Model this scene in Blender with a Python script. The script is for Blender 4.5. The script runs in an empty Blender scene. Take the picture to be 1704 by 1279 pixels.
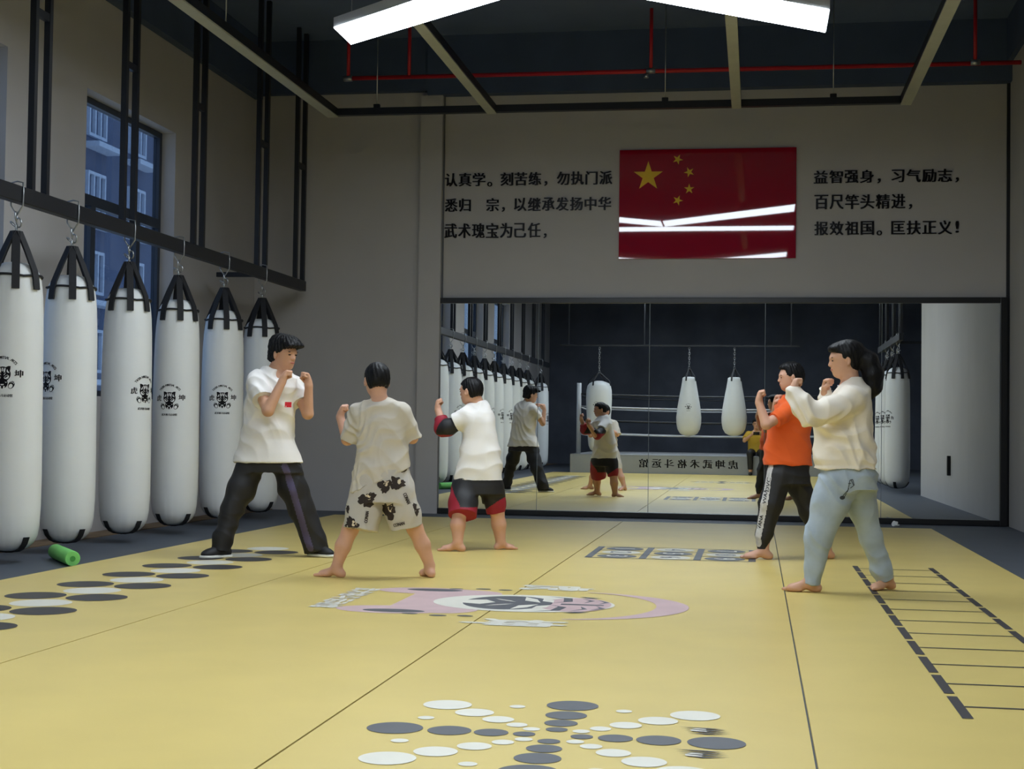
import bpy, bmesh, math, random
import numpy as np
from mathutils import Vector, Matrix, noise
from mathutils.bvhtree import BVHTree

S = bpy.context.scene
COL = S.collection
PI = math.pi

# ------------------------------------------------------------------ camera
FPX, YAW, PITCH, ROLL = 2461.6, 0.163495, 0.0299, 0.0135974
CAMP = np.array([0.0, 0.0, 1.0])
def cam_axes():
    cy, sy = math.cos(YAW), math.sin(YAW)
    f = np.array([-sy*math.cos(PITCH), cy*math.cos(PITCH), math.sin(PITCH)])
    r = np.array([cy, sy, 0.0]); u = np.cross(r, f)
    return (math.cos(ROLL)*r + math.sin(ROLL)*u, -math.sin(ROLL)*r + math.cos(ROLL)*u, f)
CR, CU, CF = cam_axes()
cam_data = bpy.data.cameras.new('camera')
cam_data.sensor_fit = 'HORIZONTAL'; cam_data.sensor_width = 36.0
cam_data.lens = FPX/1704*36.0
cam_data.clip_start = 0.02; cam_data.clip_end = 300
cam = bpy.data.objects.new('camera', cam_data); COL.objects.link(cam)
cam.matrix_world = Matrix(((CR[0], CU[0], -CF[0], 0), (CR[1], CU[1], -CF[1], 0), (CR[2], CU[2], -CF[2], 1.0), (0, 0, 0, 1)))
S.camera = cam

# ------------------------------------------------------------------ light and exposure
S.view_settings.view_transform = 'Standard'
S.view_settings.look = 'None'
S.view_settings.gamma = 1.0
S.view_settings.use_curve_mapping = False
S.view_settings.exposure = 0.0
LAMP = 15.0           # radiance of the ceiling lamps' diffusers
SKY = 3.0            # dusk daylight outside the windows
W = bpy.data.worlds.new('dusk_sky'); S.world = W
W.use_nodes = True
nt = W.node_tree
bg = nt.nodes['Background']
tc = nt.nodes.new('ShaderNodeTexCoord'); sx = nt.nodes.new('ShaderNodeSeparateXYZ')
cr = nt.nodes.new('ShaderNodeValToRGB')
nt.links.new(tc.outputs['Generated'], sx.inputs[0]); nt.links.new(sx.outputs['Z'], cr.inputs[0])
cr.color_ramp.elements[0].position = 0.0; cr.color_ramp.elements[0].color = (0.34, 0.38, 0.46, 1)
cr.color_ramp.elements[1].position = 0.6; cr.color_ramp.elements[1].color = (0.30, 0.40, 0.56, 1)
nt.links.new(cr.outputs[0], bg.inputs[0]); bg.inputs[1].default_value = SKY
try:
    S.cycles.use_denoising = True
    S.cycles.sample_clamp_indirect = 4.0
    S.cycles.max_bounces = 8
    S.cycles.caustics_reflective = False
except Exception:
    pass

# ------------------------------------------------------------------ pixel <-> place
def ray(x, y): return CF + (x-852)/FPX*CR - (y-639.5)/FPX*CU
def onZ(x, y, z=0.0):
    v = ray(x, y); return CAMP + (z-1.0)/v[2]*v
def onY(x, y, Y):
    v = ray(x, y); return CAMP + Y/v[1]*v
def onX(x, y, X):
    v = ray(x, y); return CAMP + X/v[0]*v

# ------------------------------------------------------------------ materials
def srgb(r, g, b):
    def c(v):
        v /= 255.0
        return v/12.92 if v <= 0.04045 else ((v+0.055)/1.055)**2.4
    return (c(r), c(g), c(b), 1.0)
def pm(name, col, rough=0.6, var=0.06, scale=6.0, bump=0.0, bscale=80.0, metal=0.0, spec=0.5, sheen=0.0, coat=0.0):
    m = bpy.data.materials.new(name); m.use_nodes = True
    t = m.node_tree; b = t.nodes['Principled BSDF']
    if len(col) == 3: col = srgb(*col)
    b.inputs['Roughness'].default_value = rough
    b.inputs['Metallic'].default_value = metal
    b.inputs['Specular IOR Level'].default_value = spec
    b.inputs['Sheen Weight'].default_value = sheen
    b.inputs['Coat Weight'].default_value = coat
    b.inputs['Coat Roughness'].default_value = 0.08
    co = t.nodes.new('ShaderNodeTexCoord')
    n = t.nodes.new('ShaderNodeTexNoise'); n.inputs['Scale'].default_value = scale; n.inputs['Detail'].default_value = 4
    t.links.new(co.outputs['Object'], n.inputs['Vector'])
    r = t.nodes.new('ShaderNodeValToRGB')
    r.color_ramp.elements[0].position = 0.3; r.color_ramp.elements[1].position = 0.7
    r.color_ramp.elements[0].color = tuple(max(0, c*(1-var)) for c in col[:3]) + (1,)
    r.color_ramp.elements[1].color = tuple(min(1, c*(1+var)) for c in col[:3]) + (1,)
    t.links.new(n.outputs['Fac'], r.inputs[0]); t.links.new(r.outputs[0], b.inputs['Base Color'])
    if bump > 0:
        n2 = t.nodes.new('ShaderNodeTexNoise'); n2.inputs['Scale'].default_value = bscale; n2.inputs['Detail'].default_value = 3
        t.links.new(co.outputs['Object'], n2.inputs['Vector'])
        bp = t.nodes.new('ShaderNodeBump'); bp.inputs['Strength'].default_value = bump; bp.inputs['Distance'].default_value = 0.004
        t.links.new(n2.outputs['Fac'], bp.inputs['Height']); t.links.new(bp.outputs[0], b.inputs['Normal'])
    return m
def emit(name, col, strength):
    m = bpy.data.materials.new(name); m.use_nodes = True
    t = m.node_tree; t.nodes.remove(t.nodes['Principled BSDF'])
    e = t.nodes.new('ShaderNodeEmission'); e.inputs[0].default_value = col; e.inputs[1].default_value = strength
    t.links.new(e.outputs[0], t.nodes['Material Output'].inputs[0])
    return m
def glass_mat():
    m = bpy.data.materials.new('window_glass'); m.use_nodes = True
    t = m.node_tree; t.nodes.remove(t.nodes['Principled BSDF'])
    tr = t.nodes.new('ShaderNodeBsdfTransparent'); tr.inputs[0].default_value = (0.50, 0.58, 0.66, 1)
    gl = t.nodes.new('ShaderNodeBsdfGlossy'); gl.inputs['Roughness'].default_value = 0.03; gl.inputs[0].default_value = (0.8, 0.85, 0.9, 1)
    lw = t.nodes.new('ShaderNodeLayerWeight'); lw.inputs[0].default_value = 0.5
    pw = t.nodes.new('ShaderNodeMath'); pw.operation = 'POWER'; pw.inputs[1].default_value = 4.0
    fr = t.nodes.new('ShaderNodeMath'); fr.operation = 'MULTIPLY_ADD'; fr.inputs[1].default_value = 0.6; fr.inputs[2].default_value = 0.05
    t.links.new(lw.outputs['Facing'], pw.inputs[0]); t.links.new(pw.outputs[0], fr.inputs[0])
    mx = t.nodes.new('ShaderNodeMixShader')
    t.links.new(fr.outputs[0], mx.inputs[0]); t.links.new(tr.outputs[0], mx.inputs[1]); t.links.new(gl.outputs[0], mx.inputs[2])
    t.links.new(mx.outputs[0], t.nodes['Material Output'].inputs[0])
    return m
def mirror_mat():
    m = bpy.data.materials.new('silvered_glass'); m.use_nodes = True
    t = m.node_tree; b = t.nodes['Principled BSDF']
    b.inputs['Base Color'].default_value = (0.80, 0.84, 0.86, 1); b.inputs['Metallic'].default_value = 1.0
    b.inputs['Roughness'].default_value = 0.0
    return m

M = dict(
    wall=pm('grey_wall_paint', (178, 175, 175), 0.85, 0.03, 1.5, 0.15, 60),
    wall_right=pm('pale_wall_paint', (180, 178, 176), 0.85, 0.03, 1.5, 0.1, 60),
    navy=pm('navy_black_paint', (66, 80, 108), 0.8, 0.1, 2.0),
    ceiling=pm('dark_ceiling_paint', (96, 112, 146), 0.85, 0.12, 1.0),
    rear=pm('black_rear_cladding', (84, 90, 104), 0.6, 0.25, 1.2, 0.4, 4),
    floor=pm('dark_grey_foam', (74, 80, 90), 0.6, 0.05, 3, 0.1, 150),
    timber=pm('bare_brown_board', (120, 100, 78), 0.8, 0.2, 5),
    yellow=pm('yellow_foam', (220, 196, 116), 0.38, 0.035, 2.2, 0.12, 220, spec=0.5),
    seam=pm('seam_shadow_groove', (60, 50, 25), 0.9),
    pdark=pm('dark_grey_print', (58, 54, 56), 0.5, 0.04),
    pgrey=pm('grey_print', (84, 86, 92), 0.5, 0.04),
    pwhite=pm('white_print', (226, 222, 208), 0.5, 0.03),
    ppink=pm('faded_pink_print', (206, 176, 176), 0.5, 0.05),
    black=pm('black_powder_coat', (22, 24, 30), 0.45, 0.05),
    blackm=pm('black_mirror_frame', (12, 13, 17), 0.35, 0.05),
    silver=mirror_mat(),
    seamglass=pm('bevelled_glass_edge', (120, 128, 136), 0.2, 0.02),
    flag=pm('glossy_red_acrylic', (150, 14, 40), 0.02, 0.02, 2, spec=0.9),
    star=pm('yellow_star_print', (232, 188, 60), 0.03, 0.02, spec=0.9),
    acrylic=pm('black_acrylic', (16, 14, 18), 0.3, 0.02, spec=0.15),
    led=emit('lit_diffuser', (0.83, 0.92, 1.0, 1), LAMP),
    housing=pm('white_lamp_housing', (190, 192, 195), 0.5, 0.03),
    beam_face=pm('pale_grey_beam', (176, 178, 166), 0.6, 0.05),
    pipe=pm('red_pipe_paint', (190, 30, 40), 0.45, 0.08),
    steel=pm('galvanised_steel', (170, 172, 172), 0.3, 0.1, 20, metal=0.9),
    bag=pm('white_vinyl', (226, 228, 228), 0.45, 0.02, 3, 0.06, 30, spec=0.4),
    strap=pm('black_webbing', (24, 24, 28), 0.75, 0.1, 60),
    noodle=pm('green_foam', (128, 212, 112), 0.7, 0.05, 10, 0.2, 120),
    noodle_in=pm('green_foam_hole_shade', (70, 150, 66), 0.8, 0.05),  # darker green disc paints the shade of a hole on the solid end
    winframe=pm('dark_blue_grey_aluminium', (44, 52, 66), 0.45, 0.05),
    glass=glass_mat(),
    ring_cloth=pm('grey_ring_canvas', (150, 152, 154), 0.7, 0.05, 2),
    rope=pm('white_rope_cover', (190, 192, 194), 0.6, 0.04),
    rope_dark=pm('black_rope_cover', (40, 42, 46), 0.6, 0.04),
    tower=pm('tower_render', (104, 112, 134), 0.9, 0.15, 0.3),
    tower_win=pm('white_window_frames', (215, 222, 232), 0.7, 0.1),
    leaf=pm('dark_foliage', (44, 62, 50), 0.8, 0.4, 3, 0.5, 6),
    paper=pm('white_tissue', (235, 235, 232), 0.9, 0.03),
    skin=pm('skin_tan', (206, 158, 130), 0.5, 0.05, 9, 0.06, 120, spec=0.35),
    skin_kid=pm('skin_light', (210, 162, 138), 0.5, 0.05, 9, 0.06, 120, spec=0.35),
    lip=pm('lip_skin', (176, 96, 88), 0.45, 0.05),
    eye=pm('dark_eye', (28, 20, 18), 0.2, 0.02),
    hair=pm('black_hair', (11, 10, 12), 0.5, 0.2, 25, 0.5, 90, spec=0.25),
    tee_white=pm('white_cotton', (236, 232, 228), 0.9, 0.02, 4, 0.12, 300, sheen=0.1),
    tee_grey=pm('beige_grey_cotton', (204, 196, 182), 0.9, 0.03, 4, 0.12, 300, sheen=0.1),
    tee_orange=pm('orange_cotton', (232, 96, 34), 0.9, 0.03, 4, 0.12, 300, sheen=0.1),
    tee_yellow=pm('mustard_cotton', (206, 170, 60), 0.9, 0.03, 4, 0.12, 300),
    hoodie=pm('cream_nylon', (238, 228, 212), 0.6, 0.02, 4, 0.1, 200),
    jeans=pm('pale_blue_denim', (168, 182, 196), 0.85, 0.10, 9, 0.25, 260),
    jeans_print=pm('dark_denim_print', (52, 56, 60), 0.8, 0.05),
    black_cloth=pm('black_polyester', (26, 25, 28), 0.6, 0.1, 8, 0.1, 200),
    purple=pm('dull_purple_tape', (76, 68, 100), 0.6, 0.05),
    tape=pm('white_grey_tape', (196, 194, 192), 0.6, 0.12, 30),
    red_cloth=pm('dark_red_polyester', (150, 22, 44), 0.65, 0.05, 8, 0.1, 200),
    shorts=pm('pale_grey_jersey', (196, 190, 182), 0.9, 0.03, 6, 0.1, 250),
    print_brown=pm('dark_brown_print', (48, 38, 34), 0.85, 0.1),
    print_cream=pm('cream_print', (224, 206, 176), 0.85, 0.05),
    shoe=pm('black_canvas_shoe', (24, 24, 28), 0.6, 0.1),
    sole=pm('white_rubber_sole', (226, 226, 220), 0.5, 0.03),
    flag_red=pm('red_fabric_print', (208, 30, 48), 0.8, 0.03),
    phone=pm('black_phone_glass', (14, 14, 16), 0.2, 0.02),
)

# ------------------------------------------------------------------ object helpers
def tag(o, label=None, cat=None, group=None, kind=None):
    if label: o['label'] = label
    if cat: o['category'] = cat
    if group: o['group'] = group
    if kind: o['kind'] = kind
    return o
def empty(name, loc, label=None, cat=None, group=None):
    o = bpy.data.objects.new(name, None); COL.objects.link(o)
    o.location = Vector(loc); o.empty_display_size = 0.1
    return tag(o, label, cat, group)
def link(name, me, mats, parent=None, smooth=False):
    if not isinstance(mats, (list, tuple)): mats = [mats]
    for m in mats: me.materials.append(m)
    if smooth:
        me.polygons.foreach_set('use_smooth', [True]*len(me.polygons))
    o = bpy.data.objects.new(name, me); COL.objects.link(o)
    if parent is not None:
        o.parent = parent
        o.matrix_parent_inverse = Matrix.Identity(4)
        o.location = -parent.location if parent.parent is None else Vector((0, 0, 0))
    return o
def obj(name, bm, mats, parent=None, smooth=False):
    me = bpy.data.meshes.new(name); bm.normal_update(); bm.to_mesh(me); bm.free()
    return link(name, me, mats, parent, smooth)
def struct(name, bm, mats, parent=None, smooth=False):
    o = obj(name, bm, mats, parent, smooth)
    if parent is None: o['kind'] = 'structure'
    return o
def copy_tree(o, parent=None):
    c = o.copy(); COL.objects.link(c)
    if parent is not None: c.parent = parent
    for ch in list(o.children): copy_tree(ch, c)
    return c

def box(bm, x0, x1, y0, y1, z0, z1, mi=0):
    v = [bm.verts.new(p) for p in ((x0,y0,z0),(x1,y0,z0),(x1,y1,z0),(x0,y1,z0),(x0,y0,z1),(x1,y0,z1),(x1,y1,z1),(x0,y1,z1))]
    for f in ((0,3,2,1),(4,5,6,7),(0,1,5,4),(1,2,6,5),(2,3,7,6),(3,0,4,7)):
        bm.faces.new([v[i] for i in f]).material_index = mi
    return bm
def BM(): return bmesh.new()
def bxm(*a): return box(BM(), *a)
def bevel(bm, w, seg=2):
    bmesh.ops.bevel(bm, geom=list(bm.edges), offset=w, segments=seg, profile=0.6, affect='EDGES', clamp_overlap=True)
    return bm
def prism(bm, pts, z0, z1, mi=0):
    n = len(pts)
    a = [bm.verts.new((p[0], p[1], z0)) for p in pts]; b = [bm.verts.new((p[0], p[1], z1)) for p in pts]
    bm.faces.new(a[::-1]).material_index = mi; bm.faces.new(b).material_index = mi
    for i in range(n):
        j = (i+1) % n
        bm.faces.new((a[i], a[j], b[j], b[i])).material_index = mi
    return bm
def ortho(d):
    d = Vector(d).normalized()
    h = Vector((0, 0, 1)) if abs(d.z) < 0.9 else Vector((1, 0, 0))
    x = d.cross(h).normalized(); return x, d.cross(x).normalized()
def tube(bm, pts, rad, seg=10, mi=0, closed=False, caps=True):
    pts = [Vector(p) for p in pts]; n = len(pts)
    if not hasattr(rad, '__len__'): rad = [rad]*n
    rings = []; px = None
    for i, p in enumerate(pts):
        if closed: d = pts[(i+1) % n] - pts[i-1]
        else: d = pts[min(i+1, n-1)] - pts[max(i-1, 0)]
        d.normalize()
        if px is None: x, y = ortho(d)
        else:
            x = (px - d*px.dot(d)).normalized(); y = d.cross(x)
        px = x
        rings.append([bm.verts.new(p + (x*math.cos(2*PI*k/seg) + y*math.sin(2*PI*k/seg))*rad[i]) for k in range(seg)])
    m = n if closed else n-1
    for i in range(m):
        A, B = rings[i], rings[(i+1) % n]
        for k in range(seg):
            f = bm.faces.new((A[k], A[(k+1) % seg], B[(k+1) % seg], B[k])); f.material_index = mi; f.smooth = True
    if caps and not closed:
        bm.faces.new(rings[0][::-1]).material_index = mi; bm.faces.new(rings[-1]).material_index = mi
    return bm
def lathe(bm, prof, seg=48, mi=0, wob=None):
    rings = []
    for (r, z) in prof:
        ring = []
        for k in range(seg):
            a = 2*PI*k/seg
            rr = r if wob is None else r*(1+wob(a, z))
            ring.append(bm.verts.new((rr*math.cos(a), rr*math.sin(a), z)))
        rings.append(ring)
    for A, B in zip(rings[:-1], rings[1:]):
        for k in range(seg):
            f = bm.faces.new((A[k], A[(k+1) % seg], B[(k+1) % seg], B[k])); f.material_index = mi; f.smooth = True
    bm.faces.new(rings[0][::-1]); bm.faces.new(rings[-1])
    return bm
def torus(bm, c, axis, R, r, seg=20, rs=8, stretch=1.0, sdir=(0, 0, 1)):
    x, y = ortho(axis)
    sd = Vector(sdir)
    pts = []
    for k in range(seg):
        a = 2*PI*k/seg
        p = x*math.cos(a)*R + y*math.sin(a)*R
        p = p + sd*(p.dot(sd))*(stretch-1)
        pts.append(Vector(c)+p)
    return tube(bm, pts, r, rs, 0, True)

# flat shapes ------------------------------------------------------ (lists of 2D polygons)
def circ(cx, cy, r, n=36, ry=None):
    ry = r if ry is None else ry
    return [(cx+r*math.cos(2*PI*k/n), cy+ry*math.sin(2*PI*k/n)) for k in range(n)]
def rect(x0, y0, x1, y1): return [(x0,y0),(x1,y0),(x1,y1),(x0,y1)]
def starpoly(cx, cy, R, rot=0.0):
    out = []
    for k in range(10):
        r = R if k % 2 == 0 else R*0.382
        a = PI/2 + rot + k*PI/5
        out.append((cx+r*math.cos(a), cy+r*math.sin(a)))
    return out
_txt = {}
def text_polys(s, size=1.0, offset=0.0):
    """triangulated outline of a string, list of 2D polygons, baseline origin at left"""
    key = (s, offset)
    if key not in _txt:
        cu = bpy.data.curves.new('lettering', 'FONT'); cu.body = s; cu.size = 1.0
        cu.resolution_u = 3; cu.offset = offset; cu.fill_mode = 'BOTH'
        o = bpy.data.objects.new('lettering', cu); COL.objects.link(o)
        bpy.context.view_layer.update()
        dg = bpy.context.evaluated_depsgraph_get()
        me = bpy.data.meshes.new_from_object(o.evaluated_get(dg), depsgraph=dg)
        vs = [(v.co.x, v.co.y) for v in me.vertices]
        _txt[key] = [[vs[i] for i in p.vertices] for p in me.polygons]
        bpy.data.objects.remove(o); bpy.data.curves.remove(cu); bpy.data.meshes.remove(me)
    return [[(x*size, y*size) for x, y in p] for p in _txt[key]]
def bounds(polys):
    xs = [p[0] for q in polys for p in q]; ys = [p[1] for q in polys for p in q]
    return min(xs), max(xs), min(ys), max(ys)
def fit_text(s, cx, cy, w=None, h=None, offset=0.0, bold=0.0, fat=0.0):
    """text fitted into a box centred on (cx, cy); bold widens the upright strokes"""
    P = text_polys(s, 1.0, offset)
    if not P: return []
    x0, x1, y0, y1 = bounds(P)
    sx_ = (w/(x1-x0)) if w else h/(y1-y0); sy_ = (h/(y1-y0)) if h else sx_
    P = [[((x-(x0+x1)/2)*sx_+cx, (y-(y0+y1)/2)*sy_+cy) for x, y in p] for p in P]
    if fat:
        P = [[(x+dx, y+dy) for x, y in p] for p in P for dx, dy in ((-fat, 0), (fat, 0), (0, -fat), (0, fat), (0, 0))]
    if bold:
        P = [[(x+d, y) for x, y in p] for p in P for d in (-bold, 0, bold)]
    return P
def flat_bm(layers):
    """layers: list of (polys, material index) -> bmesh in the XY plane"""
    bm = BM()
    for polys, mi in layers:
        for i, p in enumerate(polys):
            try:
                f = bm.faces.new([bm.verts.new((x, y, 0.0003*(i % 3))) for x, y in p]); f.material_index = mi
            except ValueError: pass
    bm.normal_update()
    bmesh.ops.triangulate(bm, faces=[f for f in bm.faces if len(f.verts) > 4])
    return bm
def dice(bm, step):
    xs = [v.co.x for v in bm.verts]; ys = [v.co.y for v in bm.verts]
    for ax, lo, hi in ((0, min(xs), max(xs)), (1, min(ys), max(ys))):
        k = math.ceil(lo/step)*step
        while k < hi:
            co = [0, 0, 0]; co[ax] = k; no = [0, 0, 0]; no[ax] = 1
            bmesh.ops.bisect_plane(bm, geom=list(bm.verts)+list(bm.edges)+list(bm.faces), plane_co=co, plane_no=no)
            k += step
    return bm
def project(bm, O, U, V, bvh, lift=0.003, reach=1.0):
    """lay a flat shape onto a curved surface seen along -(U x V)"""
    O, U, V = Vector(O), Vector(U).normalized(), Vector(V).normalized()
    N = U.cross(V).normalized(); dead = []
    for v in bm.verts:
        p = O + U*v.co.x + V*v.co.y
        hit, nrm, idx, dist = bvh.ray_cast(p + N*reach*0.5, -N, reach)
        if hit is None: dead.append(v)
        else: v.co = hit + N*(lift + v.co.z)
    if dead: bmesh.ops.delete(bm, geom=dead, context='VERTS')
    return bm
def merge_into(o, bm, mats):
    """append shapes (world coordinates relative to the object) to an object's own mesh with further materials"""
    base = len(o.data.materials)
    for m in mats: o.data.materials.append(m)
    for f in bm.faces: f.material_index += base
    b2 = BM(); b2.from_mesh(o.data)
    tmp = bpy.data.meshes.new('tmp'); bm.to_mesh(tmp); bm.free()
    b2.from_mesh(tmp); bpy.data.meshes.remove(tmp)
    b2.to_mesh(o.data); b2.free()

# the gym's emblem: x right, y up, whole width about 1 --------------------------------------------
def mirx(P): return [(-x, y) for x, y in P][::-1]
def emblem():
    """three stacked layers: dark ground, light openings, dark lines"""
    d0, w1, d2 = [], [], []
    def both(lst, P): lst.append(P); lst.append(mirx(P))
    d0.append(circ(0, 0.03, 0.215, 44, 0.205))
    both(d0, [(-0.21, 0.25), (-0.15, 0.25), (-0.05, 0.20), (-0.10, 0.12), (-0.20, 0.13)])
    d0.append(circ(0, -0.21, 0.145, 34, 0.145))
    both(w1, [(-0.178, -0.02), (-0.14, 0.015), (-0.10, 0.0), (-0.04, -0.055), (-0.055, -0.09), (-0.11, -0.105), (-0.16, -0.08)])
    both(w1, [(-0.185, 0.07), (-0.15, 0.11), (-0.125, 0.17), (-0.11, 0.11), (-0.14, 0.07)])
    both(w1, [(-0.085, 0.19), (-0.06, 0.205), (-0.03, 0.13), (-0.045, 0.06), (-0.075, 0.10)])
    both(w1, [(-0.022, 0.20), (-0.004, 0.20), (-0.004, 0.10), (-0.018, 0.12)])
    both(w1, [(-0.10, 0.09), (-0.085, 0.07), (-0.05, 0.03), (-0.03, 0.0), (-0.06, 0.01)])
    w1.append([(-0.05, -0.235), (0.05, -0.235), (0.035, -0.265), (-0.035, -0.265)])
    both(w1, [(-0.075, -0.29), (-0.03, -0.29), (-0.025, -0.36), (-0.055, -0.36)])
    both(w1, [(-0.135, -0.17), (-0.11, -0.18), (-0.07, -0.175), (-0.10, -0.205)])
    both(d2, [(-0.155, -0.01), (-0.12, 0.0), (-0.05, -0.06), (-0.08, -0.07), (-0.12, -0.05)])
    d2.append([(-0.06, -0.10), (-0.03, -0.07), (0.03, -0.07), (0.06, -0.10), (0.03, -0.15), (-0.03, -0.15)])
    for sg in (-1, 1):
        cs, sn = math.cos(0.45*sg), math.sin(0.45*sg)
        def rot(P, c): return [(c[0]+x*cs+y*sn*1.0, c[1]-x*sn*1.0+y*cs) for x, y in P]
        d0.append(rot(circ(0, 0, 0.075, 28, 0.11), (sg*0.235, -0.255)))
        w1.append(rot(circ(0, -0.035, 0.047, 22, 0.06), (sg*0.235, -0.255)))
        for k in (-1, 0, 1): w1.append(rot(circ(0.035*k, 0.085-0.012*k*k, 0.007, 10, 0.03), (sg*0.235, -0.255)))
    return d0, w1, d2
E0, E1, E2 = emblem()
def emblem_words(bold=0.007):
    a = fit_text('虎', -0.385, 0.03, 0.17, 0.21, 0.0, bold)
    b = fit_text('坤', 0.405, 0.05, 0.19, 0.20, 0.0, bold)
    low = fit_text('武术格斗运动馆', 0.0, -0.54, 0.54, 0.08, 0.0, 0.004)
    arc = []
    s = 'TIGER MARTIAL ARTS'; n = len(s)
    for i, ch in enumerate(s):
        if ch == ' ': continue
        a0 = math.radians(142 - (142-38)*i/(n-1))
        P = fit_text(ch, 0, 0, None, 0.072, 0.0, 0.004)
        rot = a0 - PI/2; cx, cy = 0.43*math.cos(a0), 0.05+0.43*math.sin(a0)
        arc += [[(cx+x*math.cos(rot)-y*math.sin(rot), cy+x*math.sin(rot)+y*math.cos(rot)) for x, y in p] for p in P]
    return a, b, low, arc

# ================================================================== SETTING
D = 17.2                      # far wall
MF = 17.15                    # mirror face
XL = -6.03; XR = 2.79; YR = -9.0; ZC = 5.65; ZS = 4.96
struct('floor', bxm(XL-0.2, 5.2, YR-0.2, D+0.2, -0.15, -0.012), M['floor'])
struct('ceiling', bxm(XL-0.2, 5.2, YR-0.2, D+0.2, ZC, ZC+0.2), M['ceiling'])
struct('wall_back', bxm(XL-0.2, XR+0.4, D, D+0.2, -0.15, ZC), M['wall'])
bm = BM(); prism(bm, [(XR, D), (2.70, 9.05), (3.05, 9.05), (XR+0.4, D)], -0.15, ZC)
struct('wall_right', bm, M['wall_right'])
struct('wall_alcove_end', bxm(3.05, 5.2, 9.05, 9.25, -0.15, ZC), M['wall'])
struct('wall_alcove_side', bxm(5.0, 5.2, YR, 9.05, -0.15, ZC), M['wall'])
struct('wall_rear', bxm(XL-0.2, 5.2, YR-0.2, YR, -0.15, ZC), M['rear'])
# left wall with window openings
WIN = [(12.57, 14.66), (9.0, 11.12), (5.43, 7.55), (1.86, 3.98), (-1.71, 0.41)]
WZ0, WZ1 = 1.25, 4.05
bm = BM(); T = XL-0.24
ys = sorted(y for w in WIN for y in w)
box(bm, T, XL, YR-0.2, D+0.2, -0.15, WZ0); box(bm, T, XL, YR-0.2, D+0.2, WZ1, ZC)
edges_ = [YR-0.2] + ys + [D+0.2]
for k in range(0, len(edges_), 2): box(bm, T, XL, edges_[k], edges_[k+1], WZ0, WZ1)
struct('wall_left', bm, M['wall'])
for i, (a, b) in enumerate(WIN):
    bm = BM(); xf0, xf1 = XL-0.22, XL-0.15; w = 0.06
    box(bm, xf0, xf1, a, a+w, WZ0, WZ1); box(bm, xf0, xf1, b-w, b, WZ0, WZ1)
    box(bm, xf0, xf1, a+w, b-w, WZ0, WZ0+w); box(bm, xf0, xf1, a+w, b-w, WZ1-w, WZ1)
    box(bm, xf0, xf1, a+w, b-w, 3.04, 3.14)
    m1, m2 = a+0.5, b-0.56
    box(bm, xf0, xf1, m1-0.05, m1+0.05, WZ0+w, 3.04); box(bm, xf0, xf1, m2-0.045, m2+0.045, WZ0+w, 3.04)
    wo = struct('window_%d' % (i+1), bm, M['winframe'])
    g = bxm(XL-0.19, XL-0.184, a+w, b-w, WZ0+w, WZ1-w); obj('window_pane', g, M['glass'], wo)
# navy bulkheads above the walls
bm = BM(); box(bm, XL, -3.88, D-0.10, D, ZS+0.05, ZC); box(bm, -3.88, XR, D-0.16, D, ZS-0.01, ZC)
struct('trim_1', bm, M['navy'])
bm = BM(); box(bm, XL, XL+0.10, YR, D-0.10, ZS-0.01, ZC); struct('trim_2', bm, M['navy'])
bm = BM(); prism(bm, [(XR-0.06, D-0.16), (2.64, 9.05), (2.74, 9.05), (XR+0.02, D-0.16)], ZS+0.2, ZC); struct('trim_3', bm, M['navy'])
# pilaster on the far wall, dividing line
bm = BM(); box(bm, -3.965, -3.70, D-0.10, D, -0.012, ZS-0.01); box(bm, -3.70, -3.685, D-0.03, D, -0.012, ZS-0.01, 1)
struct('trim_4', bm, [M['wall'], M['pgrey']])
struct('trim_5', bxm(XR-0.035, XR, D-0.03, D, -0.012, ZS), M['black'])
bm = BM()
box(bm, XL, XL+0.28, YR, D, -0.012, -0.004)
struct('baseboard_left', bm, M['timber'])

# outside: a tower block and trees, seen through the windows
tw = empty('apartment_building', (-30, 60, -0.15), 'dim blue grey apartment tower outside the left windows', 'building')
obj('facade', bxm(-38, -26, 48, 63, -0.15, 34), M['tower'], tw)
for zz in range(9):
    for k, yy in enumerate((50.6, 54.2, 58.1)):
        bm = BM(); z0 = 3.0+zz*3.1; y1 = yy+1.6
        box(bm, -26.0, -25.86, yy, y1, z0, z0+0.12); box(bm, -26.0, -25.86, yy, y1, z0+1.6, z0+1.72)
        for q in range(4): box(bm, -26.0, -25.86, yy+q*0.5, yy+q*0.5+0.1, z0+0.12, z0+1.6)
        box(bm, -26.0, -25.3, yy-0.3, y1+0.3, z0-0.5, z0-0.3)
        obj('window_bay', bm, M['tower_win'], tw)
def tree(x, y, r, h, label, seed):
    rnd = random.Random(seed)
    t = empty('broadleaf_tree', (x, y, -0.15), label, 'tree', 'trees outside the windows')
    obj('trunk', tube(BM(), [(x, y, -0.15), (x+0.1, y, h*0.5), (x, y+0.1, h*0.8)], [0.22, 0.16, 0.08], 10), M['timber'], t, True)
    bm = BM()
    for k in range(26):
        a, e = rnd.uniform(0, 2*PI), rnd.uniform(-0.8, 1)
        p = Vector((x+math.cos(a)*r*0.7*rnd.random(), y+math.sin(a)*r*0.7*rnd.random(), h*0.72+e*r*0.9))
        bmesh.ops.create_icosphere(bm, subdivisions=3, radius=r*rnd.uniform(0.3, 0.45), matrix=Matrix.Translation(p))
    for v in bm.verts: v.co += Vector(noise.noise_vector(v.co*2.3))*0.25
    obj('crown', bm, M['leaf'], t, True)
tree(-15.5, 28.5, 1.5, 5.4, 'dark leafy tree beside the tower outside the far window', 3)
tree(-14.0, 21.5, 1.6, 4.6, 'shorter dark tree outside the window at the photo edge', 5)

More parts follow.
